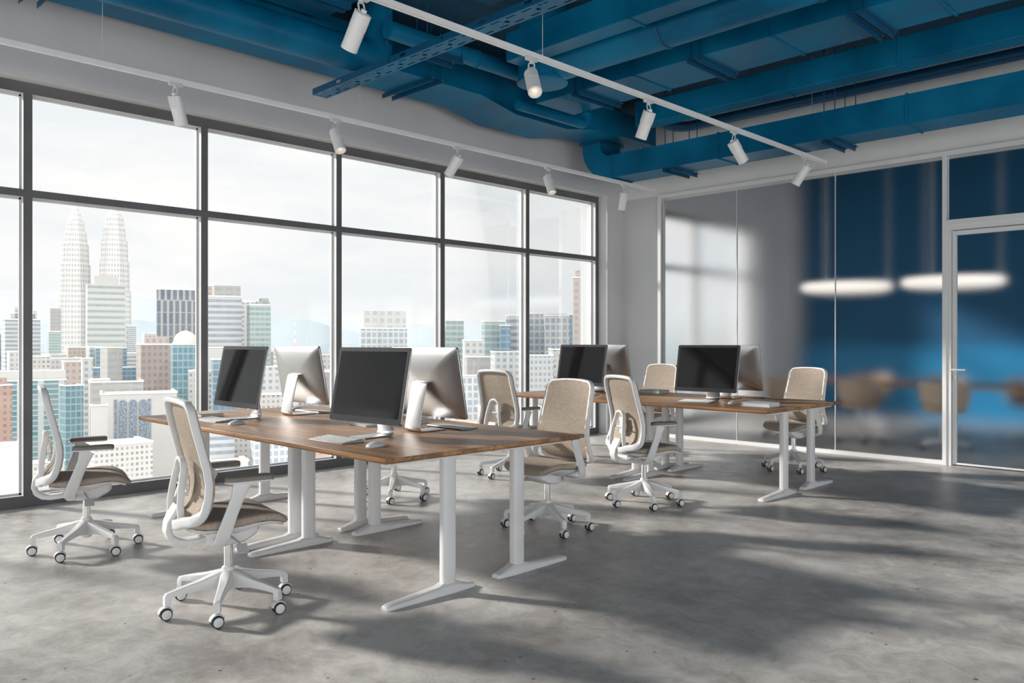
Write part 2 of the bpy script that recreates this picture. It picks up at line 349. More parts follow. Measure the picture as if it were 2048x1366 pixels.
# door
d = MB(); d.box((-2.657, YP+.02, .012), (-2.617, YP+.065, 2.42)); d.box((-1.71, YP+.02, .012), (-1.67, YP+.065, 2.42)); d.box((-2.617, YP+.02, 2.375), (-1.71, YP+.065, 2.42)); d.box((-2.617, YP+.02, .012), (-1.71, YP+.065, .03))
door = struct(d.build('door_1', paint_white, bevel=.003))
MB().box((-2.617, YP+.036, .03), (-1.71, YP+.048, 2.375)).build('door_glass', frost_m, door)
hd = MB(); hd.cyl((-2.637, YP+.02, .99), (-2.637, YP-.035, .99), .011); hd.cyl((-2.637, YP+.02, .99), (-2.637, YP+.012, .99), .024); hd.box((-2.648, YP-.045, .981), (-2.515, YP-.03, .999))
hd.box((-2.652, YP+.014, .89), (-2.622, YP+.02, .93))
hd.build('door_handle', white_metal, door, bevel=.003)
struct(MB().box((-6.70, YB-.05, 0), (X1, YB, 1.2)).build('trim_6', noise_tint(mat('blue wall with painted light', rough=.5), (.005,.19,.40), (.007,.22,.45), 2, 2)))  # light falling on the lower back wall, put into a brighter blue band

# ================================================================== desks
# local frame: origin = floor under desk centre; x along desk (1.51), y depth (.70); user side = -y
DX, DY, DT = 1.514, .70, .734
def t_leg(x, parent):
    """column and foot; column nearer the inner edge (+y)"""
    cy = .10
    leg = MB(); leg.loft([[ (x+a, cy+b, z) for a, b in rrect(.052, .082, .016, 3)] for z in (.045, .69)])
    leg.box((x-.03, -.26, .69), (x+.03, .30, .708))
    l = leg.build('leg', white_metal, parent)
    # foot: tapered blade along y, from -.28 (user) to +.29 (inner)
    prof = lambda y, w_, h_: [(x-w_/2, y, 0), (x+w_/2, y, 0), (x+w_/2, y, h_*.72), (x+w_*.30, y, h_), (x-w_*.30, y, h_), (x-w_/2, y, h_*.72)]
    stations = [(-.298, .040, .014), (-.292, .052, .020), (-.27, .060, .025), (-.1, .066, .036), (cy-.075, .07, .045), (cy-.046, .072, .056), (cy+.046, .072, .056), (cy+.07, .07, .045), (.235, .062, .028), (.262, .056, .023), (.268, .044, .016)]
    f = MB(); f.loft([prof(*s_) for s_ in stations]); f.build('foot', white_metal, l, bevel=.002)
def make_desk():
    r = empty('desk')
    t = MB(); t.box((-DX/2, -DY/2, DT-.021), (DX/2, DY/2, DT))
    o = t.build('tabletop', wood_m, r, bevel=.0018, seg=2)
    e = MB(); g = .004
    e.box((-DX/2+g, -DY/2+g, DT-.027), (DX/2-g, DY/2-g, DT-.0211)); e.build('edge_lip', wood_edge, o)
    for x in (-DX/2+.083, DX/2-.083): t_leg(x, r)
    b = MB(); b.box((-DX/2+.1, .02, .672), (DX/2-.1, .045, .707)); b.box((-DX/2+.1, .155, .672), (DX/2-.1, .18, .707)); b.build('crossbar', white_metal, r, bevel=.003)
    return r
desk0 = make_desk()
XR = -3.808; XL = XR-1.514
spots_d = [(XR, 2.57, 0, 'oak desk nearest the camera, holding a monitor, keyboard and mouse at its outer corner'),
           (XL, 2.57, 0, 'oak desk behind the nearest chair, holding the left black screen and tan book'),
           (XR, 3.272, PI, 'oak desk at the far right of the near block, beside the front-facing chair'),
           (XL, 3.272, PI, 'oak desk on the window side of the near block under the leftmost silver monitor back'),
           (XR, 6.24, 0, 'oak desk at the near right corner of the rear block, with a pale blue book'),
           (XL, 6.24, 0, 'oak desk at the left of the rear block, behind the tan mesh chair back'),
           (XR, 6.942, PI, 'oak desk of the rear block in front of the chair by the glass partition'),
           (XL, 6.942, PI, 'oak desk of the rear block closest to the room corner')]
for i, (x, y, a, lab) in enumerate(spots_d):
    o = desk0 if i == 0 else copy_tree(desk0)
    o.location = (x, y, 0); o.rotation_euler.z = a
    tag(o, lab, 'desk', 'oak desks with white T legs')

# ================================================================== office chair
YB_TAB = [(.42,-.295), (.46,-.25), (.50,-.215), (.54,-.195), (.60,-.182), (.66,-.182), (.72,-.195), (.80,-.218), (.88,-.24), (.95,-.257), (1.01,-.268)]
def yb(z): return interp(YB_TAB, z)
def back_outline(wt, wb_, zt, zc, zb, rt, n=8):
    """right half outline from top centre down to bottom centre, list of (x,z)"""
    pts = [(0, zt+.008), (wt*.45, zt+.006)]
    for i in range(n+1):
        a = math.radians(90-90*i/n); pts.append((wt-rt+rt*math.cos(a), zt-rt+rt*math.sin(a)))
    for t in (.15, .3, .45, .6, .75, .9): pts.append((wt+(wb_-wt)*t**1.3, (zt-rt)+(zc-(zt-rt))*t))
    rb = .07
    for i in range(n+1):
        a = math.radians(-70*i/n); pts.append((wb_-rb+rb*math.cos(a), zc-.01+rb*math.sin(a)*.75))
    for t in (.35, .7): pts.append((pts[-1][0]*(1-t)+0*t if False else (wb_-rb)*(1-t*.6)*.9, (zc-.06)*(1-t)+zb*t))
    pts.append((0, zb))
    return pts
def make_chair():
    r = empty('office_chair')
    # seat cushion : loft across y of cross sections
    tabtop = [(-.225,.452), (-.15,.462), (0,.468), (.12,.475), (.19,.470), (.235,.452), (.262,.43), (.272,.415)]
    tabbot = [(-.225,.415), (-.15,.405), (0,.41), (.12,.425), (.19,.415), (.235,.398), (.262,.394), (.272,.40)]
    tabw = [(-.235,.17), (-.215,.20), (-.15,.222), (0,.235), (.12,.238), (.19,.232), (.245,.205), (.272,.165)]
    ss = MB(); rings = []
    for yk_ in [-.235,-.225,-.205,-.16,-.1,-.03,.04,.1,.15,.19,.22,.245,.262,.272]:
        y = yk_
        zt, zb_, w_ = interp(tabtop, y), interp(tabbot, y), interp(tabw, y)
        h_ = zt-zb_; ring = []
        nseg = 28
        for k in range(nseg):
            a = 2*PI*k/nseg; c, s_ = math.cos(a), math.sin(a)
            x = w_*math.copysign(abs(c)**.42, c); zz = math.copysign(abs(s_)**.55, s_)
            dish = .010*(abs(x)/w_)**2.2 if s_ > 0 else .012*(abs(x)/w_)**2
            ring.append((x, y*.96, (zt+zb_)/2+zz*h_/2 + dish))
        rings.append(ring)
    ss.loft(rings); ss.build('seat', fabric_m, r, angle=60)
    # seat shell
    sh = MB(); rings = []
    for y in [-.225,-.18,-.1,0,.08,.14,.19,.225]:
        zt = interp(tabbot, y)+.010; w_ = interp(tabw, y)-.015; th = .022 + .03*math.exp(-((y-.0)/.12)**2)
        rings.append([(x*w_, y, zt - th*f) for x, f in ((-1,-.15), (-.95,.35), (-.6,.8), (-.3,1), (.3,1), (.6,.8), (.95,.35), (1,-.15))])
    sh.loft(rings); sh.build('seat_shell', white_plastic, r, angle=50)
    # mechanism
    me = MB(); rings = []
    for y, w_, z0, z1 in ((-.13,.05,.335,.37), (-.10,.075,.318,.38), (-.03,.085,.312,.39), (.06,.085,.318,.40), (.13,.075,.35,.40), (.15,.05,.365,.40)):
        rings.append([(a*w_, y, b) for a, b in ((-1, z1), (-1, z0+.012), (-.8, z0), (.8, z0), (1, z0+.012), (1, z1))])
    me.loft(rings); mech = me.build('tilt_mechanism', white_plastic, r, bevel=.004)
    lv = MB(); lv.tube([(.08,-.02,.362), (.15,-.01,.352), (.19,.0,.338)], .006); lv.loft([[(.185+a*.9, .005+b, .33+c) for a, b, c in q] for q in ([(0,-.028,.012),(0,.028,.012),(.004,.028,.004),(.004,-.028,.004)], [(.035,-.03,-.02),(.035,.03,-.02),(.04,.028,-.028),(.04,-.028,-.028)])])
    lv.build('lever', mat('grey lever plastic', (.42,.43,.45), .45), mech, bevel=.003)
    # back frame (closed loop)
    half = back_outline(.210, .236, 1.0, .53, .432, .055)
    loop = half + [(-x, z) for x, z in reversed(half[1:-1])]
    def y_fr(x, z):
        if z < .50:
            t = (.50-z)/(.50-.432); return yb(.50)+(-.288-yb(.50))*min(1, t)
        return yb(z)
    path = [(x, y_fr(x, z)-.004, z) for x, z in loop]
    # shallow forward curve at the sides
    path = [(x, y+.016*(x/.22)**2, z) for x, y, z in path]
    fr = MB(); fr.sweep(path, [(a, b) for a, b in rrect(.040, .026, .009, 3)], side=(0, 1, 0), closed=True, scales=[(1, 1) if z > .54 else (1.05, 1+min(1, (.54-z)/.06)*.9) for x, y, z in path])
    fr.build('back_frame', white_plastic, r, angle=50)
    # mesh panel
    g = MB(); nz, nx = 26, 14; P = []
    hx = [(z, x) for x, z in half]
    def halfw(z):
        best = 0
        for (xa, za), (xb, zb2) in zip(half, half[1:]):
            if (za-z)*(zb2-z) <= 0 and za != zb2:
                t = (z-za)/(zb2-za); best = max(best, xa+(xb-xa)*t)
        return best
    for layer, off in ((0, .016), (1, .006)):
        for i in range(nz+1):
            z = .462+((1.014 if layer == 0 else 1.0)-.462)*(i/nz)
            w_ = max(.02, halfw(z)+(.017 if layer == 0 else -.004))
            for jx in range(nx+1):
                u = -1+2*jx/nx; x = u*w_
                P.append((x, y_fr(x, z)+.016*(x/.22)**2+off, z))
    fs = []
    st = (nz+1)*(nx+1)
    for i in range(nz):
        for jx in range(nx):
            a = i*(nx+1)+jx; fs.append((a, a+1, a+nx+2, a+nx+1)); b = a+st; fs.append((b, b+nx+1, b+nx+2, b+1))
    def q(i, jx): return i*(nx+1)+jx
    for i in range(nz):
        for jx in (0, nx): a, b = q(i, jx), q(i+1, jx); fs.append((a, b, b+st, a+st))
    for jx in range(nx):
        for i in (0, nz): a, b = q(i, jx), q(i, jx+1); fs.append((a, b, b+st, a+st))
    g.add(P, fs); g.build('back_mesh', fabric_m, r, angle=60)
    # lumbar support: inverted U of flat arms behind the mesh, with ribs
    lu = MB(); lp = []
    for t in range(13):
        a = PI*t/12; lp.append((.058*math.cos(a), 0, .688+.048*math.sin(a)))
    leftp = [(.10, -.268, .475), (.092, -.27, .53), (.080, -.262, .60), (.066, -.25, .66)]
    pth = leftp + [(x, -.243, z) for x, _, z in lp] + [(-x, y, z) for x, y, z in reversed(leftp)]
    lu.sweep(pth, rrect(.034, .020, .006, 2), side=(0, 1, 0))
    lum = lu.build('lumbar_support', white_plastic, r, angle=50)
    ri = MB()
    for z in (.585, .615, .645): ri.cbox((0, -.222, z), (.085, .016, .012))
    ri.box((-.028, -.232, .56), (.028, -.212, .69))
    ri.lathe([(.002,-.008),(.045,-.006),(.052,0),(.045,.006),(.002,.008)], (0,-.214,.62), (0,1,0), 20)
    ri.cyl((-.065, -.245, .615), (.065, -.245, .615), .006)
    ri.build('lumbar_ribs', white_plastic, lum, bevel=.002)
    # J spine: from back of the frame down and forward under the seat
    js = MB(); jp = [(0,-.262,.52), (0,-.282,.485), (0,-.305,.445), (0,-.31,.405), (0,-.296,.372), (0,-.262,.35), (0,-.215,.342), (0,-.16,.344), (0,-.10,.352)]
    sc_ = [(1.1,.8), (1.15,1), (1.05,1.2), (.95,1.25), (.9,1.25), (.9,1.2), (.95,1.1), (1,1), (1.1,1)]
    js.sweep(jp, rrect(.09, .026, .009, 3), side=(1, 0, 0), scales=sc_)
    js.build('spine', white_plastic, r, angle=50)
    # arms
    for sg in (-1, 1):
        am = MB(); X0 = .247*sg
        path = [(.10*sg, -.085, .352), (.18*sg, -.10, .352), (.232*sg, -.112, .372), (X0, -.098, .42), (X0+.004*sg, -.066, .50), (X0+.004*sg, -.036, .57), (X0+.002*sg, -.016, .626), (X0, -.010, .637)]
        widths = [.05, .06, .072, .070, .064, .066, .086, .10]
        am.sweep(path, rrect(1, 1, .3, 3), side=[(0, 1, 0)]*len(path), scales=[(w_, .016 if k > 1 else .03) for k, w_ in enumerate(widths)])
        arm = am.build('arm', white_plastic, r, angle=50)
        pb = MB(); pp = [(X0+a, .025+b) for a, b in rrect(.078, .245, .036, 6)]
        pb.loft([[(x, y, z) for x, y in pp] for z in (.636, .644)]); pb.build('arm_plate', white_plastic, arm, bevel=.002)
        pd = MB(); c = (X0, .025)
        pd.loft([[(c[0]+(x-c[0])*k, c[1]+(y-c[1])*k2, z) for x, y in pp] for z, k, k2 in ((.644,1,1),(.656,1.0,1.0),(.662,.95,.985),(.665,.8,.94))])
        pd.build('arm_pad', dark_pad, arm, angle=60)
    # column
    co = MB(); co.cyl((0,0,.19), (0,0,.335), .0205, n=24); co.build('gas_column', chrome, r)
    # six-armed base
    ba = MB()
    ba.lathe([(.024,.075), (.031,.085), (.036,.14), (.036,.178), (.031,.182), (.031,.192), (.027,.198)])
    for k in range(6):
        M = Matrix.Rotation(k*PI/3, 4, 'Z')
        rings = []
        for x, w_, z0, z1 in ((.02,.056,.10,.182), (.06,.054,.104,.174), (.14,.043,.112,.152), (.22,.034,.105,.136), (.2695,.031,.099,.124), (.2700,.031,.066,.124), (.289,.031,.064,.119), (.298,.029,.066,.106)):
            rings.append([M @ Vector(p) for p in ((x,-w_/2,z0), (x,-w_/2*1.0,z1-.006), (x,-w_*.36,z1), (x,w_*.36,z1), (x,w_/2,z1-.006), (x,w_/2,z0))])
        ba.loft(rings)
        ba.cyl(M @ Vector((.287,0,.068)), M @ Vector((.287,0,.045)), .007, n=10)
    base = ba.build('base', white_plastic, r, angle=40)
    R_ = .0275
    for k in range(6):
        c = MB()
        for sg in (-1, 1):
            c.lathe([(R_-.004,0), (R_-.0005,.002), (R_,.005), (R_,.011), (R_-.001,.0135), (R_-.004,.0155)], (sg*.007,0,R_), (sg,0,0), 26, mi=1)
            c.lathe([(R_-.0058,.0130), (R_-.0058,.0166), (R_-.007,.0174), (.0005,.0176)], (sg*.007,0,R_), (sg,0,0), 26, mi=0)
        c.cyl((-.008,0,R_), (.008,0,R_), R_-.006, n=16, mi=0)
        pts = []
        for t in range(9):
            a = math.radians(20+150*t/8); pts.append((0, (R_+.004)*math.cos(a), R_+(R_+.004)*math.sin(a)))
        c.sweep(pts, rrect(.030, .005, .002, 2), side=(1,0,0), mi=0)
        cs = c.build('caster', [white_plastic, rubber], base)
        cs.location = (.290*math.cos(k*PI/3), .290*math.sin(k*PI/3), 0)
    for c_ in kids(r):
        if not c_.name.startswith(('base', 'gas_column')): c_.scale = (1, .90, 1)
    return r
chair0 = make_chair()
# x, y, facing (deg), star angle (deg, world), label
chairs = [(-5.36, 1.65, 76, -105, 'leftmost office chair, seen side-on against the window, facing the desks'),
          (-3.714, 1.776, 81, -95, 'nearest office chair, its mesh back overlapping the near desk edge'),
          (-3.715, 4.055, 266, -85, 'office chair seen from the front at the near desks'),
          (-3.765, 5.245, 68, -40, 'office chair seen from behind in front of the rear desks, between monitors'),
          (-3.70, 7.69, 257, -112, 'office chair facing us between the rear desks and glass partition'),
          (-5.35, 3.98, 270, -102, 'office chair mostly hidden behind the near monitors, only its star base showing'),
          (-5.45, 5.43, 91, -82, 'office chair seen from behind near the window, left of the rear desks'),
          (-5.42, 7.68, 268, -90, 'office chair facing us behind the rear desks, by the room corner')]
for i, (x, y, fa, st, lab) in enumerate(chairs):
    o = chair0 if i == 0 else copy_tree(chair0)
    o.location = (x, y, 0); o.rotation_euler.z = math.radians(fa-90)
    b = kids(o, 'base')[0]; br = math.radians(st-(fa-90)); b.rotation_euler.z = br
    for c in kids(b, 'caster'): c.rotation_euler.z = -br
    tag(o, 'white and beige '+lab, 'chair', 'white office chairs with beige mesh backs')

# ================================================================== monitors
def make_monitor():
    r = empty('monitor'); W_, H_ = .626, .434
    zc = .085+.217*math.cos(math.radians(10.5)); tilt = math.radians(10.5)     # top leans to the back (+y)
    M = Matrix.Translation((0, .04, zc)) @ Matrix.Rotation(-tilt, 4, 'X')
    def ring(k, y, r_): return [M @ Vector((x, y, z)) for x, z in rrect(W_*k, H_*k if k > .3 else H_*k, max(.003, r_*k), 4)]
    b = MB(); b.loft([ring(1, .0, .014), ring(1.003, .003, .014), ring(1, .009, .014), ring(.97, .013, .02), ring(.90, .020, .03), ring(.78, .029, .04), ring(.6, .038, .05), ring(.4, .044, .06), ring(.2, .047, .08), ring(.05, .048, .08)])
    body = b.build('panel', alu, r, angle=50)
    f = MB(); f.loft([ring(.998, -.0035, .014), ring(.998, .0, .014)]); bz = f.build('bezel', bezel_m, r)
    s = MB(); s.box((-W_/2+.024, -.0042, -H_/2+.036), (W_/2-.024, -.0036, H_/2-.024), M=M); s.build('screen', screen_m, bz)
    # stand: bent strip
    st = MB(); Wd = .142
    pth = [(0,-.045,.004), (0,.02,.004), (0,.12,.004)]
    for k in range(9):
        a = math.radians(-90+104*k/8); pth.append((0, .14+.026*math.cos(a), .030+.026*math.sin(a)))
    pth += [(0, .150, .12), (0, .132, .20), (0, .115, .275), (0, .109, .292), (0, .100, .300), (0, .085, .298)]
    st.sweep(pth, rrect(Wd, .007, .003, 2), side=(1,0,0)); st.build('stand', alu, r, angle=50)
    return r
mon0 = make_monitor()
def Zp(px, py, z):
    D = FPX*(EYE-z)/(py-683); l = (px-1024)/FPX*D; return (S2*(l-D), S2*(l+D))
mons = [(-3.82, 2.628, 4.5, 'large black-screened monitor on the nearest desk corner, screen facing the camera side'),
        (-5.365, 2.612, 1.5, 'leftmost black-screened monitor, beside the tan book on the left desk'),
        (-3.855, 3.168, 181, 'silver monitor seen from behind, right of the large near black screen'),
        (-5.39, 3.19, 181, 'silver monitor seen from behind, between the two near black screens'),
        (-3.96, 6.455, 3, 'black-screened monitor on the rear desk, in front of the glass partition'),
        (-5.45, 6.44, 1, 'black-screened monitor on the rear desk, above the front-facing chair'),
        (-3.96, 6.965, 181, 'silver monitor back half hidden by the rear right black screen'),
        (-5.45, 6.93, 181, 'silver monitor back half hidden by the rear left black screen')]
for i, (x, y, a, lab) in enumerate(mons):
    o = mon0 if i == 0 else copy_tree(mon0)
    o.location = (x, y, DT); o.rotation_euler.z = math.radians(a); tag(o, lab, 'monitor', 'desktop monitors')

# ---- keyboards and mice
def make_kb():
    r = empty('keyboard')
    b = MB(); b.prism([(-.058, 0), (.058, 0), (.058, .017), (.050, .017), (-.058, .005)], 'x', -.142, .142)
    b.build('keyboard_body', mat('matt grey aluminium', (.36,.36,.37), .45, .6), r, bevel=.0012)
    b = MB(); b.cyl((-.142, .054, .0085), (.142, .054, .0085), .0085, n=14); b.build('battery_tube', alu, r)
    k = MB(); n = 14
    for row in range(5):
        y = -.048+row*.0205; z = .0055+(y+.058)*.111
        for c in range(n):
            x = -.1335+c*.01925
            if row == 0 and 3 <= c <= 8:
                if c > 3: continue
                k.box((x, y-.004, z), (x+5*.01925+.0165, y+.0125, z+.0026)); continue
            k.box((x, y-.004, z), (x+.0165, y+.0125, z+.0026))
    k.build('keycaps', key_m, r)
    for c_ in kids(r): c_.scale = (1.12, 1.22, 1)
    return r
kb0 = make_kb()
def make_mouse():
    r = MB(); rings = []
    for y, w_, h_ in ((-.056,.012,.006), (-.052,.020,.012), (-.04,.027,.019), (-.02,.030,.025), (0,.0305,.027), (.02,.029,.0255), (.04,.026,.020), (.052,.019,.013), (.056,.012,.007)):
        ring = []
        for k in range(18):
            a = 2*PI*k/18; c, s_ = math.cos(a), math.sin(a)
            ring.append((w_*math.copysign(abs(c)**.8, c), y, max(0, h_*s_) if s_ > 0 else .0))
        rings.append(ring)
    r.loft(rings); return r.build('computer_mouse', white_plastic, angle=70)
ms0 = make_mouse()
def zput(o, px, py, a, z=DT):
    x, y = Zp(px, py, z); o.location = (x, y, z+.0002); o.rotation_euler.z = math.radians(a)
kbs = [((671.5,881.8), 2, 'white keyboard on the nearest desk in front of the big black screen'),
       ((428,841.5), 2, 'white keyboard at the left, partly behind the nearest chair back'),
       ((905,855), 182, 'keyboard behind the near right silver monitor, at the near desks edge'),
       ((630,824), 182, 'keyboard behind the middle silver monitor'),
       ((1394,804), 2, 'white keyboard below the rear right black screen'),
       ((1140,790), 2, 'keyboard on the rear left desk hidden behind the tan chair back'),
       ((1505,794.5), 182, 'dark edged keyboard behind the rear right black screen')]
for i, (p, a, lab) in enumerate(kbs):
    o = kb0 if i == 0 else copy_tree(kb0)
    zput(o, *p, a); tag(o, lab, 'keyboard', 'slim white keyboards')
mice = [((751,893), 8, 'white mouse beside the keyboard on the nearest desk'), ((473,848.5), 6, 'mouse at the left, right of the half-hidden keyboard'),
        ((842,846.5), 182, 'mouse glimpsed between the near right monitor and its stand'), ((594,820.5), 184, 'mouse behind the stand of the middle silver monitor'),
        ((1465,807.5), 6, 'white mouse beside the pale blue book on the rear desk'), ((1190,791.5), 6, 'white mouse on the rear left desk between two chair backs')]
for i, (p, a, lab) in enumerate(mice):
    o = ms0 if i == 0 else copy_tree(ms0)
    zput(o, *p, a); tag(o, lab, 'computer mouse', 'computer mice')

# ---- books
def book(x, y, rz, w_, d_, h_, cover, label, lit=None):
    r = empty('book', (x, y, DT+.0002), math.radians(rz), label, 'book')
    c = MB(); c.box((-w_/2, -d_/2, 0), (w_/2, d_/2, .003)); c.box((-w_/2, -d_/2, h_-.003), (w_/2, d_/2, h_)); c.box((w_/2-.003, -d_/2, .003), (w_/2, d_/2, h_-.003))
    c.build('cover', cover, r, bevel=.0008)
    MB().box((-w_/2+.006, -d_/2+.006, .003), (w_/2-.0031, d_/2-.006, h_-.003)).build('pages', pages_m, r)
    return r
c_tan = noise_tint(mat('tan book cover', rough=.6), (.50,.40,.32), (.56,.45,.36), 8, 3)
c_blue = noise_tint(mat('pale blue book cover', rough=.35), (.42,.57,.72), (.60,.72,.82), 5, 2, .42, .6, mscale=(1,3,1))
c_teal = noise_tint(mat('teal book cover', rough=.4), (.12,.42,.50), (.20,.52,.58), 6, 2)
c_white = noise_tint(mat('white book cover', rough=.5), (.68,.67,.65), (.74,.73,.71), 6, 2)
x, y = Zp(420, 831, DT); book(x+.0, y-.03, 176, .26, .17, .026, c_tan, 'thin tan book on the left desk behind the nearest chair')
x, y = Zp(1520, 812.5, DT); book(x, y+.01, 180, .26, .19, .034, c_blue, 'thick book with a pale blue cover at the rear desk corner')
x, y = Zp(1306, 786, DT); book(x, y+.03, 178, .26, .19, .034, c_teal, 'thick book with a teal cover beside the tan chair back')
x, y = Zp(736, 850, DT); book(x, y, 175, .22, .16, .014, c_white, 'thin white book lying behind the large near black screen')

# ================================================================== lighting tracks and spots
ZT = 3.25
def at_x(px, x):
    r = (px-1024)/FPX; D = x/(S2*(r-1)); return S2*(r+1)*D
def at_y(px, y):
    r = (px-1024)/FPX; D = y/(S2*(r+1)); return S2*(r-1)*D
def track(x, yend, wires, label):
    r = empty('lighting_track', (x, 0, ZT), 0, label, 'lighting track', 'ceiling lighting tracks')
    t = MB(); y0 = -1.5
    t.box((-.0175, y0, .003), (.0175, yend, .036)); t.box((-.0175, y0, 0), (-.009, yend, .003)); t.box((.009, y0, 0), (.0175, yend, .003)); t.box((-.0175, yend, 0), (.0175, yend+.006, .036))
    t.build('rail', lamp_white, r)
    for y, top in wires:
        wv = MB(); wv.cyl((0, y, .036), (0, y, top-ZT), .0024, n=8); wv.cyl((0, y, .036), (0, y, .052), .006, n=10)
        wv.build('suspension_wire', white_metal, r)
    return r
TX1, TX2 = -3.85, -6.146
track(TX1, 8.765, [(at_x(1085, TX1), CEIL), (at_x(1624, TX1), CEIL)], 'nearer white lighting track crossing the blue ducts')
track(TX2, 8.77, [(at_x(205, TX2), 3.795), (at_x(720, TX2), 3.795), (at_x(1281, TX2), 3.795)], 'white lighting track running along the window wall')
def make_spot():
    r = empty('track_spotlight')
    a = MB(); a.box((-.016, -.05, -.022), (.016, .05, 0)); a.cyl((0, 0, -.022), (0, 0, -.040), .014, n=16); a.build('adapter', white_metal, r, bevel=.002)
    y = MB()
    for sg in (-1, 1):
        y.tube([(sg*.010,0,-.034), (sg*.020,0,-.046), (sg*.021,-.004,-.065), (sg*.021,-.010,-.085), (sg*.020,-.006,-.105)], .0052, 8)
    y.cyl((-.024,-.004,-.100), (.024,-.004,-.100), .010, n=14)
    yoke = y.build('yoke', white_metal, r)
    # head along -z of its own frame, pivot at origin
    h = MB(); Lh, Rh = .225, .049
    h.lathe([(.03,.036), (.041,.034), (Rh,.028), (Rh,.0), (Rh,-Lh+.04), (Rh,-Lh+.036), (Rh-.004,-Lh+.036), (Rh-.008,-Lh+.05), (Rh-.012,-Lh+.075)], n=36)
    for k in range(-3, 4):
        an = math.radians(90+k*11); c, s_ = math.cos(an), math.sin(an)
        M = Matrix.Rotation(an-PI/2, 4, 'Z'); h.box((-.0018, Rh-.003, -.06), (.0018, Rh+.004, .034), M=M)
        h.box((-.0018, -Rh-.004, -.06), (.0018, -Rh+.003, .034), M=M)
    head = h.build('lamp_head', lamp_white, r, angle=40)
    g = MB(); g.lathe([(.001,-Lh+.062), (Rh-.011,-Lh+.060), (Rh-.009,-Lh+.052), (.001,-Lh+.056)], n=24); g.build('reflector', lamp_glow, head)
    head.location = (0, 0, -.128)
    nk = MB(); nk.cyl((0,0,.03), (0,0,.052), .017, n=16); nk.build('head_neck', lamp_white, head)
    return r
sp0 = make_spot()
# track x, px of mount, world direction of the beam (dx,dy,dz), label
spots = [(TX1, 722, (-.75,-.05,-1), 'large white spotlight nearest the camera on the nearer track'),
         (TX1, 1063, (.67,-.46,-1), 'lit white spotlight with glowing honeycomb, second on the nearer track'),
         (TX1, 1297, (-.5,.05,-1), 'white spotlight pointing down, third along the nearer track'),
         (TX1, 1468, (.28,.7,-1), 'white spotlight tilted to the right, fourth along the nearer track'),
         (TX1, 1610, (-.6,-.2,-1), 'last white spotlight at the end of the nearer track'),
         (TX2, 351, (-.2,.36,-1), 'first white spotlight above the left window, on the window track'),
         (TX2, 671, (.53,-.03,-1), 'white spotlight with lit lens, second on the window track'),
         (TX2, 915, (-.66,-.26,-1), 'white spotlight tilted to the left, third on the window track'),
         (TX2, 1096, (.46,-.1,-1), 'white spotlight with lit lens, fourth on the window track'),
         (TX2, 1248, (-.28,.14,-1), 'last white spotlight on the window track, near the room corner')]
for i, (tx, px, d_, lab) in enumerate(spots):
    o = sp0 if i == 0 else copy_tree(sp0)
    o.location = (tx, at_x(px, tx), ZT-.0005)
    d_ = Vector(d_).normalized()
    az = math.atan2(d_.y, d_.x); hor = math.hypot(d_.x, d_.y)
    o.rotation_euler = (0, 0, 0)
    # yoke turns about z so that the tilt plane is its local yz plane
    zr = az - PI/2
    yk = kids(o, 'yoke')[0]; yk.rotation_euler = (0, 0, zr)
    hd_ = kids(o, 'lamp_head')[0]
    tilt = math.atan2(hor, -d_.z)
    hd_.rotation_euler = (Matrix.Rotation(zr, 4, 'Z') @ Matrix.Rotation(tilt, 4, 'X')).to_euler()
    tag(o, lab, 'spotlight', 'white track spotlights')

# ================================================================== ducts
def hanger(parent, axis, c, span0, span1, zb, gap=.10):
    """pair of angle bars below a duct; axis = direction of the bars"""
    for k, s_ in enumerate((-1, 1)):
        h = MB(); p = c+s_*gap/2
        if axis == 'y':
            h.box((p-.018, span0, zb-.006), (p+.018, span1, zb-.001)); h.box((p-.018, span0, zb-.045), (p-.013, span1, zb-.006))
            ends = [(p, span0+.03), (p, span1-.03)]
        else:
            h.box((span0, p-.018, zb-.006), (span1, p+.018, zb-.001)); h.box((span0, p-.018, zb-.045), (span1, p-.013, zb-.006))
            ends = [(span0+.03, p), (span1-.03, p)]
        b = h.build('hanger_bar', blue_dark, parent)
        for e in ends: MB().cyl((e[0], e[1], zb-.03), (e[0], e[1], CEIL), .005, n=8).build('hanger_rod', blue_dark, b)
def rect_duct_x(name, x0, x1, y0, y1, z0, z1, seams, label, hangers=(), ext=.045):
    r = empty(name, (0,0,0), 0, label, 'air duct')
    MB().box((x0, y0, z0), (x1, y1, z1)).build('duct_body', blue_m, r, bevel=.006)
    for s_ in seams:
        f = MB(); g = .010
        f.box((s_-.008, y0-g, z0-g), (s_+.008, y1+g, z0)); f.box((s_-.008, y0-g, z1), (s_+.008, y1+g, z1+g)); f.box((s_-.008, y0-g, z0), (s_+.008, y0, z1)); f.box((s_-.008, y1, z0), (s_+.008, y1+g, z1))
        f.build('seam_flange', blue_m, r)
    for h in hangers: hanger(r, 'y', h, y0-ext, y1+ext, z0)
    return r
DG = 'blue painted ventilation ducts'
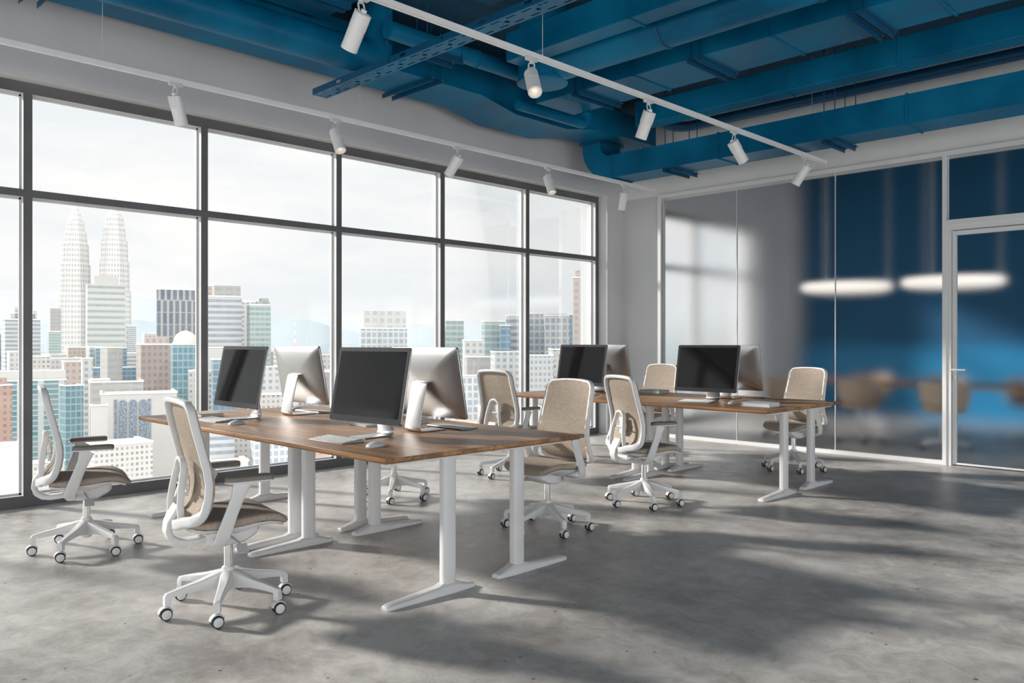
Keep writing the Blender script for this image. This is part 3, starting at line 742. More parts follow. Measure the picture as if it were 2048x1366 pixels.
# C1 : lowest duct along the partition with a vertical elbow at its left end
yc0, yc1, zc0, zc1 = 7.90, 8.32, 3.306, 3.586
c1 = empty('air_duct', (0,0,0), 0, 'lowest blue duct, curving down from above the window and running right', 'air duct')
xe = at_y(1165, yc0)     # outer left of the elbow
hgt = zc1-zc0; Ro = .46
b = MB()
ring = []
prof = []
n = 14
outer = []; inner = []
xi = at_y(1232, yc0)
Ro = .44; ri_ = Ro-(at_y(1203, yc0)-xe)
ri_ = max(.10, ri_)
cx, cz = xe+Ro, zc0+Ro
for k in range(n+1):
    a = math.radians(180+90*k/n)
    outer.append((cx+Ro*math.cos(a), cz+Ro*math.sin(a)))
Ri = Ro-hgt
for k in range(n+1):
    a = math.radians(180+90*k/n)
    inner.append((cx+Ri*math.cos(a), cz+Ri*math.sin(a)))
outer = [(xe, 3.795)]+outer+[(.6, zc0)]; inner = [(xe+hgt, 3.795)]+inner+[(.6, zc1)]
rings = [[(o_[0], yc0, o_[1]), (o_[0], yc1, o_[1]), (i_[0], yc1, i_[1]), (i_[0], yc0, i_[1])] for o_, i_ in zip(outer, inner)]
b.loft(rings); b.build('duct_body', blue_m, c1, angle=25)
for s_ in (at_y(1436, yc0), at_y(1813, yc0), cx+.02):
    f = MB(); g = .01
    f.box((s_-.008, yc0-g, zc0-g), (s_+.008, yc1+g, zc0)); f.box((s_-.008, yc0-g, zc1), (s_+.008, yc1+g, zc1+g)); f.box((s_-.008, yc0-g, zc0), (s_+.008, yc0, zc1)); f.box((s_-.008, yc1, zc0), (s_+.008, yc1+g, zc1))
    f.build('seam_flange', blue_m, c1)
for p in (1330, 1648): hanger(c1, 'y', at_y(p, yc0)+.05, yc0-.02, yc1+.13, zc0, .11)
f = MB(); f.box((xe-.03, yc0-.03, 3.772), (xe+hgt+.03, yc1+.03, 3.796)); f.build('seam_flange', blue_dark, c1)
# C2
c2 = rect_duct_x('air_duct', at_y(1271, 7.51), .6, 7.51, 7.74, 3.75, 4.0, [at_y(p, 7.51) for p in (1569, 1797)], 'slim blue duct with a square grille at its left end, above the lowest duct')
g = MB(); gx0 = at_y(1272, 7.5); gx1 = at_y(1306, 7.5)
for k in range(4):
    q = .016+k*.03
    g.box((gx0+q, 7.492-.004*k, 3.75+q), (gx1-q, 7.51, 3.75+q+.010)); g.box((gx0+q, 7.492-.004*k, 4.0-q-.010), (gx1-q, 7.51, 4.0-q)); g.box((gx0+q, 7.492-.004*k, 3.75+q), (gx0+q+.01, 7.51, 4.0-q)); g.box((gx1-q-.01, 7.492-.004*k, 3.75+q), (gx1-q, 7.51, 4.0-q))
g.box((gx0-.01, 7.498, 3.735), (gx1+.01, 7.51, 4.015), mi=0); g.build('air_grille', blue_m, c2)
# C3
x3 = at_y(1075, 6.10)
rect_duct_x('air_duct', x3, .8, 6.08, 6.67, 3.75, 4.02, [at_y(p, 6.08) for p in (1268, 1543, 1860)], 'wide flat blue duct in the middle of the ceiling with paired hanger bars', [at_y(p, 6.08) for p in (1158, 1392, 1716)], ext=.04)
# H
rect_duct_x('air_duct', at_y(1012, 4.98), .8, 4.98, 5.175, 3.75, 4.0, [at_y(p, 4.98) for p in (1258, 1640)], 'tall narrow blue duct uppermost at the right, left of the round duct')
# G round duct
gd = empty('round_air_duct', (0,0,0), 0, 'round blue duct with a ring seam, upper right between rectangular ducts', 'air duct')
gy, gz, gr = 5.46, 3.815, .165; gxl = at_y(1055, gy)+.1
b = MB(); pth = [(.8, gy, gz)] + [(gxl+.25, gy, gz)]
b.tube(pth, gr, 40); b.build('duct_body', blue_m, gd, angle=50)
dr = MB(); dr.lathe([(.20, 0), (.235, .01), (.235, .03), (.222, .035), (.222, CEIL-.02-3.64)], (gxl+.12, gy-.03, 3.64), n=44); dr.build('end_drum', blue_m, gd, angle=50)
for p in (1334, 1640):
    xx = at_y(p, gy); b = MB(); b.cyl((xx-.008, gy, gz), (xx+.008, gy, gz), gr+.009, n=40); b.build('seam_ring', blue_dark, gd)
b = MB(); b.cyl((gxl+.24, gy, gz), (gxl+.26, gy, gz), gr+.009, n=40); b.build('seam_ring', blue_dark, gd)
# D long duct along the window wall with an offset
dd = empty('air_duct', (0,0,0), 0, 'broad blue duct running along the top of the window wall, stepping down midway', 'air duct')
st = [(-1.5,-6.63,-6.03,3.80,4.10), (5.60,-6.63,-6.03,3.80,4.10), (6.10,-6.63,-6.03,3.70,4.0), (6.92,-6.63,-6.03,3.70,4.0), (7.49,-6.63,-6.03,3.80,4.1), (8.66,-6.63,-6.03,3.80,4.1)]
b = MB(); b.loft([[(x0, y, z0), (x1, y, z0), (x1, y, z1), (x0, y, z1)] for y, x0, x1, z0, z1 in st]); b.build('duct_body', blue_m, dd, angle=12)
hanger(dd, 'x', at_x(775, -6.6)+.1, -6.72, -5.93, 3.80, .12); hanger(dd, 'x', at_x(70, -6.6), -6.72, -5.93, 3.80, .12)
# F big round duct with upturned end
fd = empty('round_air_duct', (0,0,0), 0, 'big round blue duct at the upper left ending in an upward elbow', 'air duct')
fx, fz, fr_ = -5.74, 3.705, .142; fe = at_x(779, fx)
pth = [(fx, -1.5, fz), (fx, fe-.30, fz)]
for k in range(1, 9):
    a = math.radians(90*k/8); pth.append((fx, fe-.30+(.30-fr_)*math.sin(a), fz+(.30-fr_)*(1-math.cos(a))))
pth.append((fx, fe-fr_, CEIL-.02))
b = MB(); b.tube(pth, fr_, 40); b.build('duct_body', blue_m, fd, angle=50)
# P1 pipe near partition wall
p1 = empty('pipe', (0,0,0), 0, 'dark blue pipe along the back wall above the lowest duct', 'pipe', None)
xx = at_y(1385, 8.6); pth = [(.6, 8.6, 3.95), (xx, 8.6, 3.95)]
for k in range(1, 9):
    a = math.radians(90*k/8); pth.append((xx-.2*math.sin(a), 8.6-.2*(1-math.cos(a)), 3.95))
pth.append((xx-.2, 7.85, 3.95))
b = MB(); b.tube(pth, .062, 20); b.build('pipe_run', blue_dark, p1, angle=50)
# P2 pipe along y turning up under C3
p2 = empty('pipe', (0,0,0), 0, 'short blue pipe bending upward beneath the end of the wide duct', 'pipe')
za = 3.62
def Zc(px, py, z):
    D = FPX*(EYE-z)/(py-683); l = (px-1024)/FPX*D; return (S2*(l-D), S2*(l+D))
a0 = Zc(1050, 214, za); a1 = Zc(1163, 247, za)
pth = [(a0[0], a0[1]-.1, za), (a0[0], a1[1], za)]
for k in range(1, 7):
    a = math.radians(90*k/6); pth.append((a0[0], a1[1]+.09*math.sin(a), za+.09*(1-math.cos(a))))
pth.append((a0[0], a1[1]+.09, 3.745))
b = MB(); b.tube(pth, .05, 18); b.build('pipe_run', blue_m, p2, angle=60)
# P3 pipe along y
p3 = empty('pipe', (0,0,0), 0, 'blue pipe with pale lower side, crossing above the slotted tray', 'pipe')
b = MB(); pxx = -5.42; b.tube([(pxx, at_x(775, pxx), 3.86), (pxx, 5.80, 3.86)], .075, 24); b.cyl((pxx, 4.95, 3.86), (pxx, 4.965, 3.86), .082, n=24)
b.tube([(pxx, 5.80, 3.86), (pxx, 5.87, 3.88), (pxx, 5.91, 3.95), (pxx, 5.91, CEIL-.02)], .075, 24); b.build('pipe_run', blue_m, p3, angle=50)
hanger(p3, 'y', -5.42, 4.30, 4.75, 3.785, .14)
# box duct at top left with pale bottom
rect_duct_x('air_duct', -5.93, -5.15, -1.2, 3.67, 4.0, 4.2, [], 'flat blue duct end high above the big round duct')
# slotted tray
def tray():
    r = empty('cable_tray', (0,0,0), 0, 'slotted blue cable tray crossing diagonally beneath the ducts', 'cable tray')
    x0, y0 = Zc(625, 190, 3.48); y1 = y0+.15; z0, z1 = 3.48, 3.535; xe_ = .5
    b = MB(); t = .004
    # perforated bottom: strips and bridges
    ya, yb_, yc_, yd_ = y0+.022, y0+.038, y1-.038, y1-.022
    b.box((x0, y0, z0), (xe_, ya, z0+t)); b.box((x0, yd_, z0), (xe_, y1, z0+t))
    step = .15; k = 0; x = x0+.03
    b.box((x0, ya, z0), (x, yd_, z0+t))
    mid0, mid1 = yb_, yc_
    while x < xe_:
        xs = x+.085     # slot length
        b.box((xs, ya, z0), (x+step, yb_, z0+t)); b.box((xs, yc_, z0), (x+step, yd_, z0+t))
        if k % 2 == 1:
            cx_, cy_ = xs+.03, (mid0+mid1)/2; rr = .020; hx, hy = .033, (mid1-mid0)/2
            m = 16; outer_ = []; inner_ = []
            for q in range(m):
                a = 2*PI*q/m; inner_.append((cx_+rr*math.cos(a), cy_+rr*math.sin(a)))
                sc__ = 1/max(abs(math.cos(a))/hx, abs(math.sin(a))/hy); outer_.append((cx_+sc__*math.cos(a), cy_+sc__*math.sin(a)))
            vs = [(p[0], p[1], z) for z in (z0, z0+t) for p in outer_+inner_]
            fs = []
            for q in range(m):
                w1 = (q+1) % m; fs += [(q, w1, m+w1, m+q), (2*m+q, 3*m+q, 3*m+w1, 2*m+w1), (m+q, m+w1, 3*m+w1, 3*m+q)]
            b.add(vs, fs)
            b.box((x, mid0, z0), (cx_-hx, mid1, z0+t)); b.box((cx_+hx, mid0, z0), (x+step, mid1, z0+t))
        else: b.box((x, mid0, z0), (x+step, mid1, z0+t))
        x += step; k += 1
    b.build('tray_floor', blue_m, r)
    s_ = MB(); 
    for ys_, ye_ in ((y0, y0+t), (y1-t, y1)):
        s_.box((x0, ys_, z0+.0041), (xe_, ye_, z0+.016)); s_.box((x0, ys_, z1-.012), (xe_, ye_, z1))
        x = x0
        while x < xe_: s_.box((x, ys_, z0+.016), (x+.38, ye_, z1-.012)); x += .45
    s_.build('tray_sides', blue_dark, r)
    for x in (-5.2, -3.4, -1.6): MB().cyl((x, y0-.008, z0+.01), (x, y0-.008, CEIL), .005, n=8).build('hanger_rod', blue_dark, r)
    return r
tray()
# ceiling ribs between ducts
for i, (y, hh) in enumerate(((3.2,.16), (4.55,.2), (7.0,.18))):
    struct(MB().box((-5.0, y, CEIL-hh), (X1, y+.18, CEIL)).build('trim_%d' % (10+i), ceil_m))
# a further rail, top left
rl = empty('hanger_rail', (0,0,0), 0, 'pair of dark blue rails high at the top beside the nearest spotlight', 'rail')
rl_x, rl_y = Zc(700, 20, 3.9)
MB().box((rl_x-.02, 1.5, 3.9), (rl_x+.02, rl_y, 3.95)).box((rl_x-.10, 1.5, 3.9), (rl_x-.06, rl_y, 3.95)).build('rail_bar', blue_dark, rl)
for y in (2.0, rl_y-.1): MB().cyl((rl_x, y, 3.94), (rl_x, y, 3.995), .005, n=8).cyl((rl_x-.08, y, 3.94), (rl_x-.08, y, 3.995), .005, n=8).build('hanger_rod', blue_dark, rl)

# ================================================================== meeting room
def shell_chair():
    r = empty('shell_chair')
    sh = MB(); n = 28; prof = []
    # bucket: open at the front (+y)
    rings = []
    for t in range(11):
        f = t/10
        z = .43+.36*f**1.1; rad = (.12+.15*min(1, f*2.2)**.5) if f > 0 else .05
        rings.append((z, rad, f))
    P = []; fs = []
    m = 24
    for lay, off in ((0, 0), (1, .025)):
        for z, rad, f in rings:
            for k in range(m+1):
                a = math.radians(-90-148*(1-0)+296*k/m)      # around the back
                a2 = math.radians(180+0)+0
                th = math.radians(-90+(-1+2*k/m)*(150-25*f))
                rr = rad-off
                top = z if f < .35 else z-(z-.56)*max(0, abs(-1+2*k/m)-.55)/.45*.9
                P.append((rr*math.cos(th)*1.0, rr*math.sin(th)*.9+.02, top+(off*.6 if f == 0 else 0)))
    w_ = m+1; R_ = len(rings); stp = w_*R_
    for i in range(R_-1):
        for k in range(m):
            a = i*w_+k; fs += [(a, a+1, a+w_+1, a+w_), (a+stp, a+stp+w_, a+stp+w_+1, a+stp+1)]
    for k in range(m):
        a = (R_-1)*w_+k; fs.append((a, a+1, a+1+stp, a+stp))
    for i in range(R_-1):
        for k in (0, m): a = i*w_+k; fs.append((a, a+w_, a+w_+stp, a+stp))
    sh.add(P, fs); sh.build('shell', shell_m, r, angle=70)
    s_ = MB(); s_.lathe([(.08,.425), (.19,.43), (.235,.45), (.235,.47), (.2,.482), (.02,.485)], (0,.03,0)); s_.build('seat', shell_m, r, angle=60)
    c = MB(); c.cyl((0,0,.06), (0,0,.43), .022)
    for k in range(5):
        a = 2*PI*k/5+.3; c.sweep([(.02*math.cos(a), .02*math.sin(a), .11), (.17*math.cos(a), .17*math.sin(a), .085), (.28*math.cos(a), .28*math.sin(a), .06)], rrect(.03,.025,.006,2), side=(0,0,1))
    bs = c.build('base', white_metal, r)
    q = MB()
    for k in range(5):
        a = 2*PI*k/5+.3; q = MB(); q.cyl((.28*math.cos(a)-.02, .28*math.sin(a), .026), (.28*math.cos(a)+.02, .28*math.sin(a), .026), .026, n=16); q.cyl((.28*math.cos(a), .28*math.sin(a), .03), (.28*math.cos(a), .28*math.sin(a), .07), .008, n=8); q.build('caster', rubber, bs)
    return r
sc0 = shell_chair()
TY = 11.25
mc = [(-4.12, 10.38, 0, 'blurred beige shell chair left of the glass joint, back towards us'), (-3.12, 10.38, 0, 'blurred beige shell chair straddling the white door post, back towards us'),
      (-5.12, 10.38, 0, 'blurred beige shell chair behind the office chair at the partition'),
      (-4.62, 12.10, 180, 'far side beige shell chair, leftmost across the meeting table'), (-3.62, 12.10, 180, 'far side beige shell chair beyond the meeting table, middle one'), (-2.62, 12.10, 180, 'far side beige shell chair seen through the door glass')]
for i, (x, y, a, lab) in enumerate(mc):
    o = sc0 if i == 0 else copy_tree(sc0)
    o.location = (x, y, 0); o.rotation_euler.z = math.radians(a); tag(o, lab, 'chair', 'beige shell chairs in the meeting room')
mt = empty('meeting_table', (-3.55, TY, 0), 0, 'long wooden meeting table seen through the frosted glass', 'table')
MB().box((-2.1, -.5, .70), (2.1, .5, .74)).build('tabletop', wood_m, mt, bevel=.004)
for x in (-1.5, 1.5):
    b = MB(); b.box((x-.04, -.06, .03), (x+.04, .06, .70)); b.box((x-.04, -.38, 0), (x+.04, .38, .03)); b.build('leg', mat('dark steel', (.06,.06,.065), .4) if x < 0 else MATS['dark steel'], mt, bevel=.004)
def ring_lamp(x, y, z, label):
    r = empty('ring_lamp', (x, y, z), 0, label, 'pendant lamp', 'glowing ring pendants in the meeting room')
    t = MB(); t.tube([(.52*math.cos(2*PI*k/48), .52*math.sin(2*PI*k/48), 0) for k in range(48)], .045, 14, closed=True); t.build('ring', ring_glow, r)
    for k in range(3):
        a = 2*PI*k/3+.4; MB().cyl((.52*math.cos(a), .52*math.sin(a), .04), (.52*math.cos(a), .52*math.sin(a), CEIL-z-.002), .007, n=8).build('suspension_wire', white_metal, r)
ring_lamp(-4.5, 10.9, 2.02, 'glowing ring pendant left, across the glass joint'); ring_lamp(-3.17, 10.85, 2.02, 'glowing ring pendant right, across the door post')

# ================================================================== the city
GROUND = -110
FK = .57
def facade(name, wall, glass, w_=3, h_=3.2, a=.6, b=.55, rough=.7, vary=.35, phase=0):
    if name in MATS: return MATS[name]
    wall = tuple(c*FK for c in wall); glass = tuple(c*FK for c in glass)
    m = mat(name, wall, rough); nt, bs = nodes(m)
    uv = N(nt, 'ShaderNodeUVMap'); sp = N(nt, 'ShaderNodeSeparateXYZ'); L(nt, uv.outputs[0], sp.inputs[0])
    def M2(op, x, y): 
        n = N(nt, 'ShaderNodeMath', operation=op)
        for i, q in enumerate((x, y)):
            if q is None: continue
            if hasattr(q, 'links'): L(nt, q, n.inputs[i])
            else: n.inputs[i].default_value = q
        return n.outputs[0]
    u = M2('DIVIDE', sp.outputs[0], w_); v = M2('DIVIDE', sp.outputs[1], h_)
    if phase: u = M2('ADD', u, M2('MULTIPLY', M2('FLOOR', M2('DIVIDE', v, 4), None), phase))
    fu = M2('FRACT', u, None); fv = M2('FRACT', v, None)
    iu = M2('LESS_THAN', M2('ABSOLUTE', M2('SUBTRACT', fu, .5), None), a/2); iv = M2('LESS_THAN', M2('ABSOLUTE', M2('SUBTRACT', fv, .5), None), b/2)
    msk = M2('MULTIPLY', iu, iv)
    cb = N(nt, 'ShaderNodeCombineXYZ'); L(nt, M2('FLOOR', u, None), cb.inputs[0]); L(nt, M2('FLOOR', v, None), cb.inputs[1])
    wn = N(nt, 'ShaderNodeTexWhiteNoise', noise_dimensions='2D'); L(nt, cb.outputs[0], wn.inputs[0])
    g2 = N(nt, 'ShaderNodeMix', data_type='RGBA'); L(nt, M2('MULTIPLY', wn.outputs[0], vary), g2.inputs['Factor']); g2.inputs[6].default_value = (*glass, 1); g2.inputs[7].default_value = (*wall, 1)
    mx = N(nt, 'ShaderNodeMix', data_type='RGBA'); L(nt, msk, mx.inputs['Factor']); mx.inputs[6].default_value = (*wall, 1); L(nt, g2.outputs[2], mx.inputs[7])
    L(nt, mx.outputs[2], bs.inputs['Base Color'])
    return m
W1 = (.80,.79,.77)
FA = dict(
 white=lambda: facade('white facade', (.84,.83,.81), (.42,.47,.50), 3.2, 3.2, .5, .5),
 whitefine=lambda: facade('fine white facade', (.82,.81,.79), (.45,.49,.53), 2.2, 3.0, .55, .5),
 bands=lambda: facade('banded facade', (.82,.83,.80), (.50,.55,.55), 3, 7.5, 1.1, .42, vary=.25),
 bandsfine=lambda: facade('finely banded facade', (.80,.80,.80), (.40,.46,.52), 3, 3.6, 1.1, .5, vary=.25),
 teal=lambda: facade('teal glass facade', (.40,.57,.62), (.13,.30,.37), 2.4, 3.4, .8, .78, .3, .3),
 tealcol=lambda: facade('teal glass and white piers', (.74,.77,.76), (.16,.34,.38), 9, 2.6, .72, .8, .4, .4),
 blue=lambda: facade('blue glass facade', (.42,.56,.66), (.20,.33,.44), 3, 3.4, .85, .75, .3, .3),
 green=lambda: facade('green glass facade', (.64,.72,.70), (.36,.50,.49), 3, 3.2, .9, .6, .35, .4),
 dark=lambda: facade('dark striped facade', (.62,.60,.58), (.16,.21,.28), 4.2, 9, .62, .93, .4, .25, .37),
 brown=lambda: facade('brown stone facade', (.52,.42,.38), (.33,.30,.31), 2.6, 3.4, .55, .55, .6, .3),
 red=lambda: facade('salmon facade', (.66,.44,.36), (.35,.30,.30), 3, 3.2, .5, .5),
 pink=lambda: facade('pink concrete facade', (.74,.63,.57), (.55,.46,.43), 3, 3.4, .5, .5, .7, .3),
 orange=lambda: facade('peach facade', (.82,.58,.46), (.55,.36,.30), 3.4, 3.4, .62, .5),
 apart=lambda: facade('apartment facade', (.82,.80,.76), (.36,.33,.31), 2.3, 2.7, .5, .5, .7, .6),
 grid=lambda: facade('white gridded facade', (.84,.84,.83), (.42,.50,.57), 3, 3.6, .7, .68, .4, .3),
 tower=lambda: facade('silvery ribbed facade', (1.0,.985,.96), (.66,.65,.64), 4.6, 9.5, .55, .5, .45, .25),  # pale, low-contrast tones: distance haze put into the colour
 dots=lambda: facade('dotted white facade', (.82,.82,.79), (.60,.64,.62), 4.2, 4.2, .6, .6, .5, .9),
 plain=lambda: facade('plain pale wall', (.84,.82,.79), (.80,.78,.75), 20, 20, .1, .1),
 greyc=lambda: facade('grey concrete facade', (.60,.59,.57), (.52,.51,.50), 6, 4, .7, .5))
roof_m = noise_tint(mat('pale roof', rough=.8), (.62,.60,.57), (.72,.70,.67), .1, 2)
def dirp(px, D):
    l = (px-1024)/FPX*D; return Vector((S2*(l-D), S2*(l+D), 0))
def block(mb, w_, d_, z0, z1, cx=0, cy=0, taper=1):
    x0, x1, y0, y1 = cx-w_/2, cx+w_/2, cy, cy+d_
    t = taper
    vs = [(x0,y0,z0),(x1,y0,z0),(x1,y1,z0),(x0,y1,z0),(cx+(x0-cx)*t,y0,z1),(cx+(x1-cx)*t,y0,z1),(cx+(x1-cx)*t,y1,z1),(cx+(x0-cx)*t,y1,z1)]
    mb.add(vs, [(0,1,5,4),(1,2,6,5),(2,3,7,6),(3,0,4,7),(4,5,6,7)])
def uv_build(mb, name, m, parent, k=1):
    me = bpy.data.meshes.new(name); me.from_pydata(mb.v, [], mb.f); me.materials.append(m)
    uvl = me.uv_layers.new(name='UVMap')
    for p in me.polygons:
        n = p.normal
        if abs(n.z) > .9: t = None
        else: t = Vector((-n.y, n.x, 0)).normalized()
        o_ = Vector(mb.v[p.vertices[0]])
        for li in p.loop_indices:
            co = Vector(me.vertices[me.loops[li].vertex_index].co)
            uvl.data[li].uv = ((co-o_).dot(t)*k, (co.z-GROUND)*k) if t else (0, 0)
    o = bpy.data.objects.new(name, me); COL.objects.link(o); o.parent = parent
    return o
def zy(py, D): return EYE+(683-py)*D/FPX
SITES = []
def footprint(c, a, fw, dp):
    ux, uy = math.cos(a), math.sin(a); m = 1.0
    return [(c.x+ux*p-uy*q, c.y+uy*p+ux*q) for p, q in ((-fw/2-m, -m), (fw/2+m, -m), (fw/2+m, dp+m), (-fw/2-m, dp+m))]
def rects_cross(A, Bq):
    for P in (A, Bq):
        for i in range(2):
            ax, ay = P[i+1][0]-P[i][0], P[i+1][1]-P[i][1]
            a = [x*ax+y*ay for x, y in A]; b = [x*ax+y*ay for x, y in Bq]
            if max(a) <= min(b) or max(b) <= min(a): return False
    return True
def building(p0, p1, ytop, D, style, label, rot=12, depth=None, extras=(), group=None, taper=1):
    """extras: (p0,p1,ytop,style) upper volumes"""
    pc = (p0+p1)/2; rt = math.radians(rot)
    for attempt in range(40):
        c = dirp(pc, D); v = math.atan2(c.y, c.x)
        w_ = (p1-p0)/FPX*D
        dp = depth or w_*.8
        fw = max(.3*w_, (w_-dp*abs(math.sin(rt)))/math.cos(rt))
        fp = footprint(c, v-PI/2+rt, fw, dp)
        if not any(rects_cross(fp, q) for q in SITES): break
        D *= 1.02
    SITES.append(fp)
    r = empty('building', (c.x, c.y, GROUND), v-PI/2+rt, label, 'building', group)
    mb = MB(); block(mb, fw, dp, 0, zy(ytop, D)-GROUND, taper=taper)
    mb.v = [(x, y, z) for x, y, z in mb.v]
    kf = min(3.5, max(1, 400/D)) if style != 'plain' else 1
    uv_build(mb, 'facade', FA[style](), r, kf)
    for k, (q0, q1, yt, stl) in enumerate(extras):
        mb = MB(); sc_ = fw/w_
        cx = ((q0+q1)/2-pc)/FPX*D*sc_; ww = (q1-q0)/FPX*D*sc_
        block(mb, ww, dp*.7, zy(ytop, D)-GROUND, zy(yt, D)-GROUND, cx, dp*.08)
        uv_build(mb, 'roof_structure', FA[stl](), r, kf)
    # parapet
    mb = MB(); zt = zy(ytop, D)-GROUND; h_ = min(1.4, 3*D/FPX); t_ = .6
    mb.box((-fw/2-.1, -.15, zt), (fw/2+.1, .35, zt+h_)); mb.box((fw/2-.3, .35, zt), (fw/2+.2, dp, zt+h_)); mb.box((-fw/2-.2, .35, zt), (-fw/2+.3, dp, zt+h_))
    if taper == 1: mb.build('parapet', roof_m, r, flat=True)
    return r
B = building
B(-30, 11, 668, 900, 'dark', 'narrow dark striped tower at the far left edge')
B(12, 80, 640, 700, 'bandsfine', 'white banded tower behind the left mullion with stepped top', 8, None, [(22,70,628,'white'), (30,42,615,'white'), (66,74,622,'white')])
B(98, 122, 664, 900, 'green', 'slim dark-topped tower left of the twin towers', 8, None, [(101,122,617,'greyc')])
def twin(pc, D, tiers, top, spire, ball, label):
    c = dirp(pc, D); r = empty('skyscraper', (c.x, c.y, GROUND), 0, label, 'skyscraper', 'twin tapered towers')
    mb = MB(); n = 32; rings = []
    for yy, hw in tiers:
        R = hw/FPX*D; z = zy(yy, D)-GROUND
        rings.append([(R*(1+.045*math.cos(8*2*PI*k/n))*math.cos(2*PI*k/n), R*(1+.045*math.cos(8*2*PI*k/n))*math.sin(2*PI*k/n), z) for k in range(n)])
    mb.loft(rings)
    me = bpy.data.meshes.new('facade'); me.from_pydata(mb.v, [], mb.f); me.materials.append(FA['tower']()); uvl = me.uv_layers.new(name='UVMap')
    R0 = tiers[0][1]/FPX*D
    for p in me.polygons:
        for li, vi in zip(p.loop_indices, p.vertices):
            k = vi % n
            if k == 0 and max(x % n for x in p.vertices) == n-1: k = n
            uvl.data[li].uv = (k/n*4.6*32, me.vertices[vi].co.z)
    o = bpy.data.objects.new('facade', me); COL.objects.link(o); o.parent = r
    sp = MB(); z0 = zy(top, D)-GROUND; z1 = zy(spire, D)-GROUND; s1 = D/FPX
    sp.cyl((0,0,z0), (0,0,z1), 1.0*s1, .35*s1, 10); zb_ = zy(ball, D)-GROUND; sp.lathe([(.3*s1,-2.2*s1), (1.8*s1,-1.2*s1), (2.4*s1,0), (1.8*s1,1.2*s1), (.3*s1,2.2*s1)], (0,0,zb_), n=16)
    sp.build('spire', roof_m, r)
twin(151, 1500, [(1400,30), (760,30), (588,29), (586,27.5), (530,26.5), (528,24.5), (489,23.5), (487,21), (464,19.5), (462,16.5), (442,15), (440,12), (428,9), (418,5), (412,2)], 412, 362, 401, 'left one of the tall pale twin towers with spires')
twin(229, 1500, [(1400,31), (760,31), (584,30.5), (582,28), (524,27), (522,25), (482,24), (480,21), (456,19.5), (454,17), (434,16), (432,14), (424,10), (416,5), (410,2)], 410, 352, 395, 'right one of the tall pale twin towers with spires')
B(256, 272, 652, 1450, 'bandsfine', 'lower round annexe at the right foot of the twin towers', 5)
B(176, 250, 569, 1000, 'bands', 'pale horizontally banded block in front of the right twin tower', 4, None, [(190,236,552,'plain')], taper=.96)
B(316, 398, 580, 600, 'dark', 'dark glass tower with pale vertical stripes beside the mullion', 3)
B(288, 318, 668, 700, 'white', 'small pale tower behind the brown block', 8)
B(194, 252, 697, 600, 'blue', 'blue glass office block below the banded pale block', 3)
B(180, 276, 736, 560, 'blue', 'wide lower glass block with lattice front', 3)
B(78, 165, 718, 500, 'whitefine', 'wide white block with small square windows at left', 10)
B(128, 166, 724, 420, 'pink', 'pinkish block with dotted windows at left', 10)
B(165, 186, 718, 330, 'white', 'slim white striped slab left of centre pane', 10)
B(280, 346, 690, 350, 'brown', 'brown stone tower with cream crown', 10, None, [(288,340,674,'pink')])
B(345, 400, 690, 300, 'teal', 'teal glass block topped with a pink dome', 6)
dm = empty('roof_dome', (*dirp(371, 305).xy, zy(690, 305)), 0, 'pink dome on top of the teal glass block', 'dome')
MB().lathe([(4.6,0), (4.6,1.2), (4.2,1.3), (4.0,2.6), (3.2,4), (1.8,5), (.3,5.5)], n=20).build('dome_shell', noise_tint(mat('pink dome paint', rough=.6), (.72,.50,.46), (.78,.58,.53), 1, 2), dm)
B(4, 128, 762, 250, 'tealcol', 'teal glass block with white arched crown at the left', 4, None, [(4,128,742,'plain')])
B(128, 170, 772, 230, 'teal', 'deep teal glass tower beside the leftmost chair back', 18)
B(-40, 26, 772, 180, 'red', 'salmon stepped building at the left edge', 14, None, [(-20,16,756,'red')])
B(-60, 42, 893, 80, 'plain', 'big blank white building at the bottom left corner', 3)
B(60, 135, 925, 110, 'apart', 'low pale rooftops under the leftmost chair', 20)
def arched():
    D = 160; r = B(208, 350, 788, D, 'plain', 'white building with three tall arched dark windows', 2)
    D = math.hypot(r.location.x, r.location.y)/math.hypot(1, (279-1024)/FPX)
    s1 = D/FPX; mdark = noise_tint(mat('dark arched glazing', rough=.3), (.13,.17,.22), (.34,.39,.44), 3.5, 2, .45, .7)
    pc = 279
    for px in (249, 267, 285):
        x = (px-pc)*s1; hw = 7*s1; z0 = zy(985, D)-GROUND; z1 = zy(806, D)-GROUND
        poly = [(x-hw, z0), (x+hw, z0), (x+hw, z1)]+[(x+hw*math.cos(a), z1+hw*math.sin(a)) for a in [PI*k/10 for k in range(1, 10)]]+[(x-hw, z1)]
        MB().prism(poly, 'y', -.25, -.02).build('arched_window', mdark, r, flat=True)
    for px in (236, 297):
        x = (px-pc)*s1; MB().box((x-2.5*s1, -.2, zy(985, D)-GROUND), (x+2.5*s1, -.02, zy(798, D)-GROUND)).build('strip_window', mdark, r, flat=True)
arched()
B(184, 284, 765, 200, 'greyc', 'grey flat-roofed block behind the arched white building', 3, None, [(184,222,758,'plain')])
B(184, 214, 812, 150, 'plain', 'white slab at the left side of the arched building', 2)
B(180, 316, 889, 110, 'apart', 'white apartment block with many balconies behind the leftmost seat', 16)
B(316, 418, 965, 130, 'green', 'leafy low block at the foot of the white buildings', 4)
B(412, 484, 594, 500, 'bandsfine', 'unfinished grey tower with concrete crown beside the mullion', 4, None, [(428,482,571,'greyc')])
B(405, 430, 572, 540, 'pink', 'narrow pinkish tower half hidden by the mullion', 3)
B(481, 520, 605, 560, 'white', 'pale tower between the grey and the teal ones', 4)
B(498, 544, 611, 500, 'green', 'teal glass tower with rounded crown', 10, None, [(515,543,603,'green'), (524,540,596,'greyc')])
B(412, 452, 696, 300, 'plain', 'pale pink low block left of the first black screen', 4)
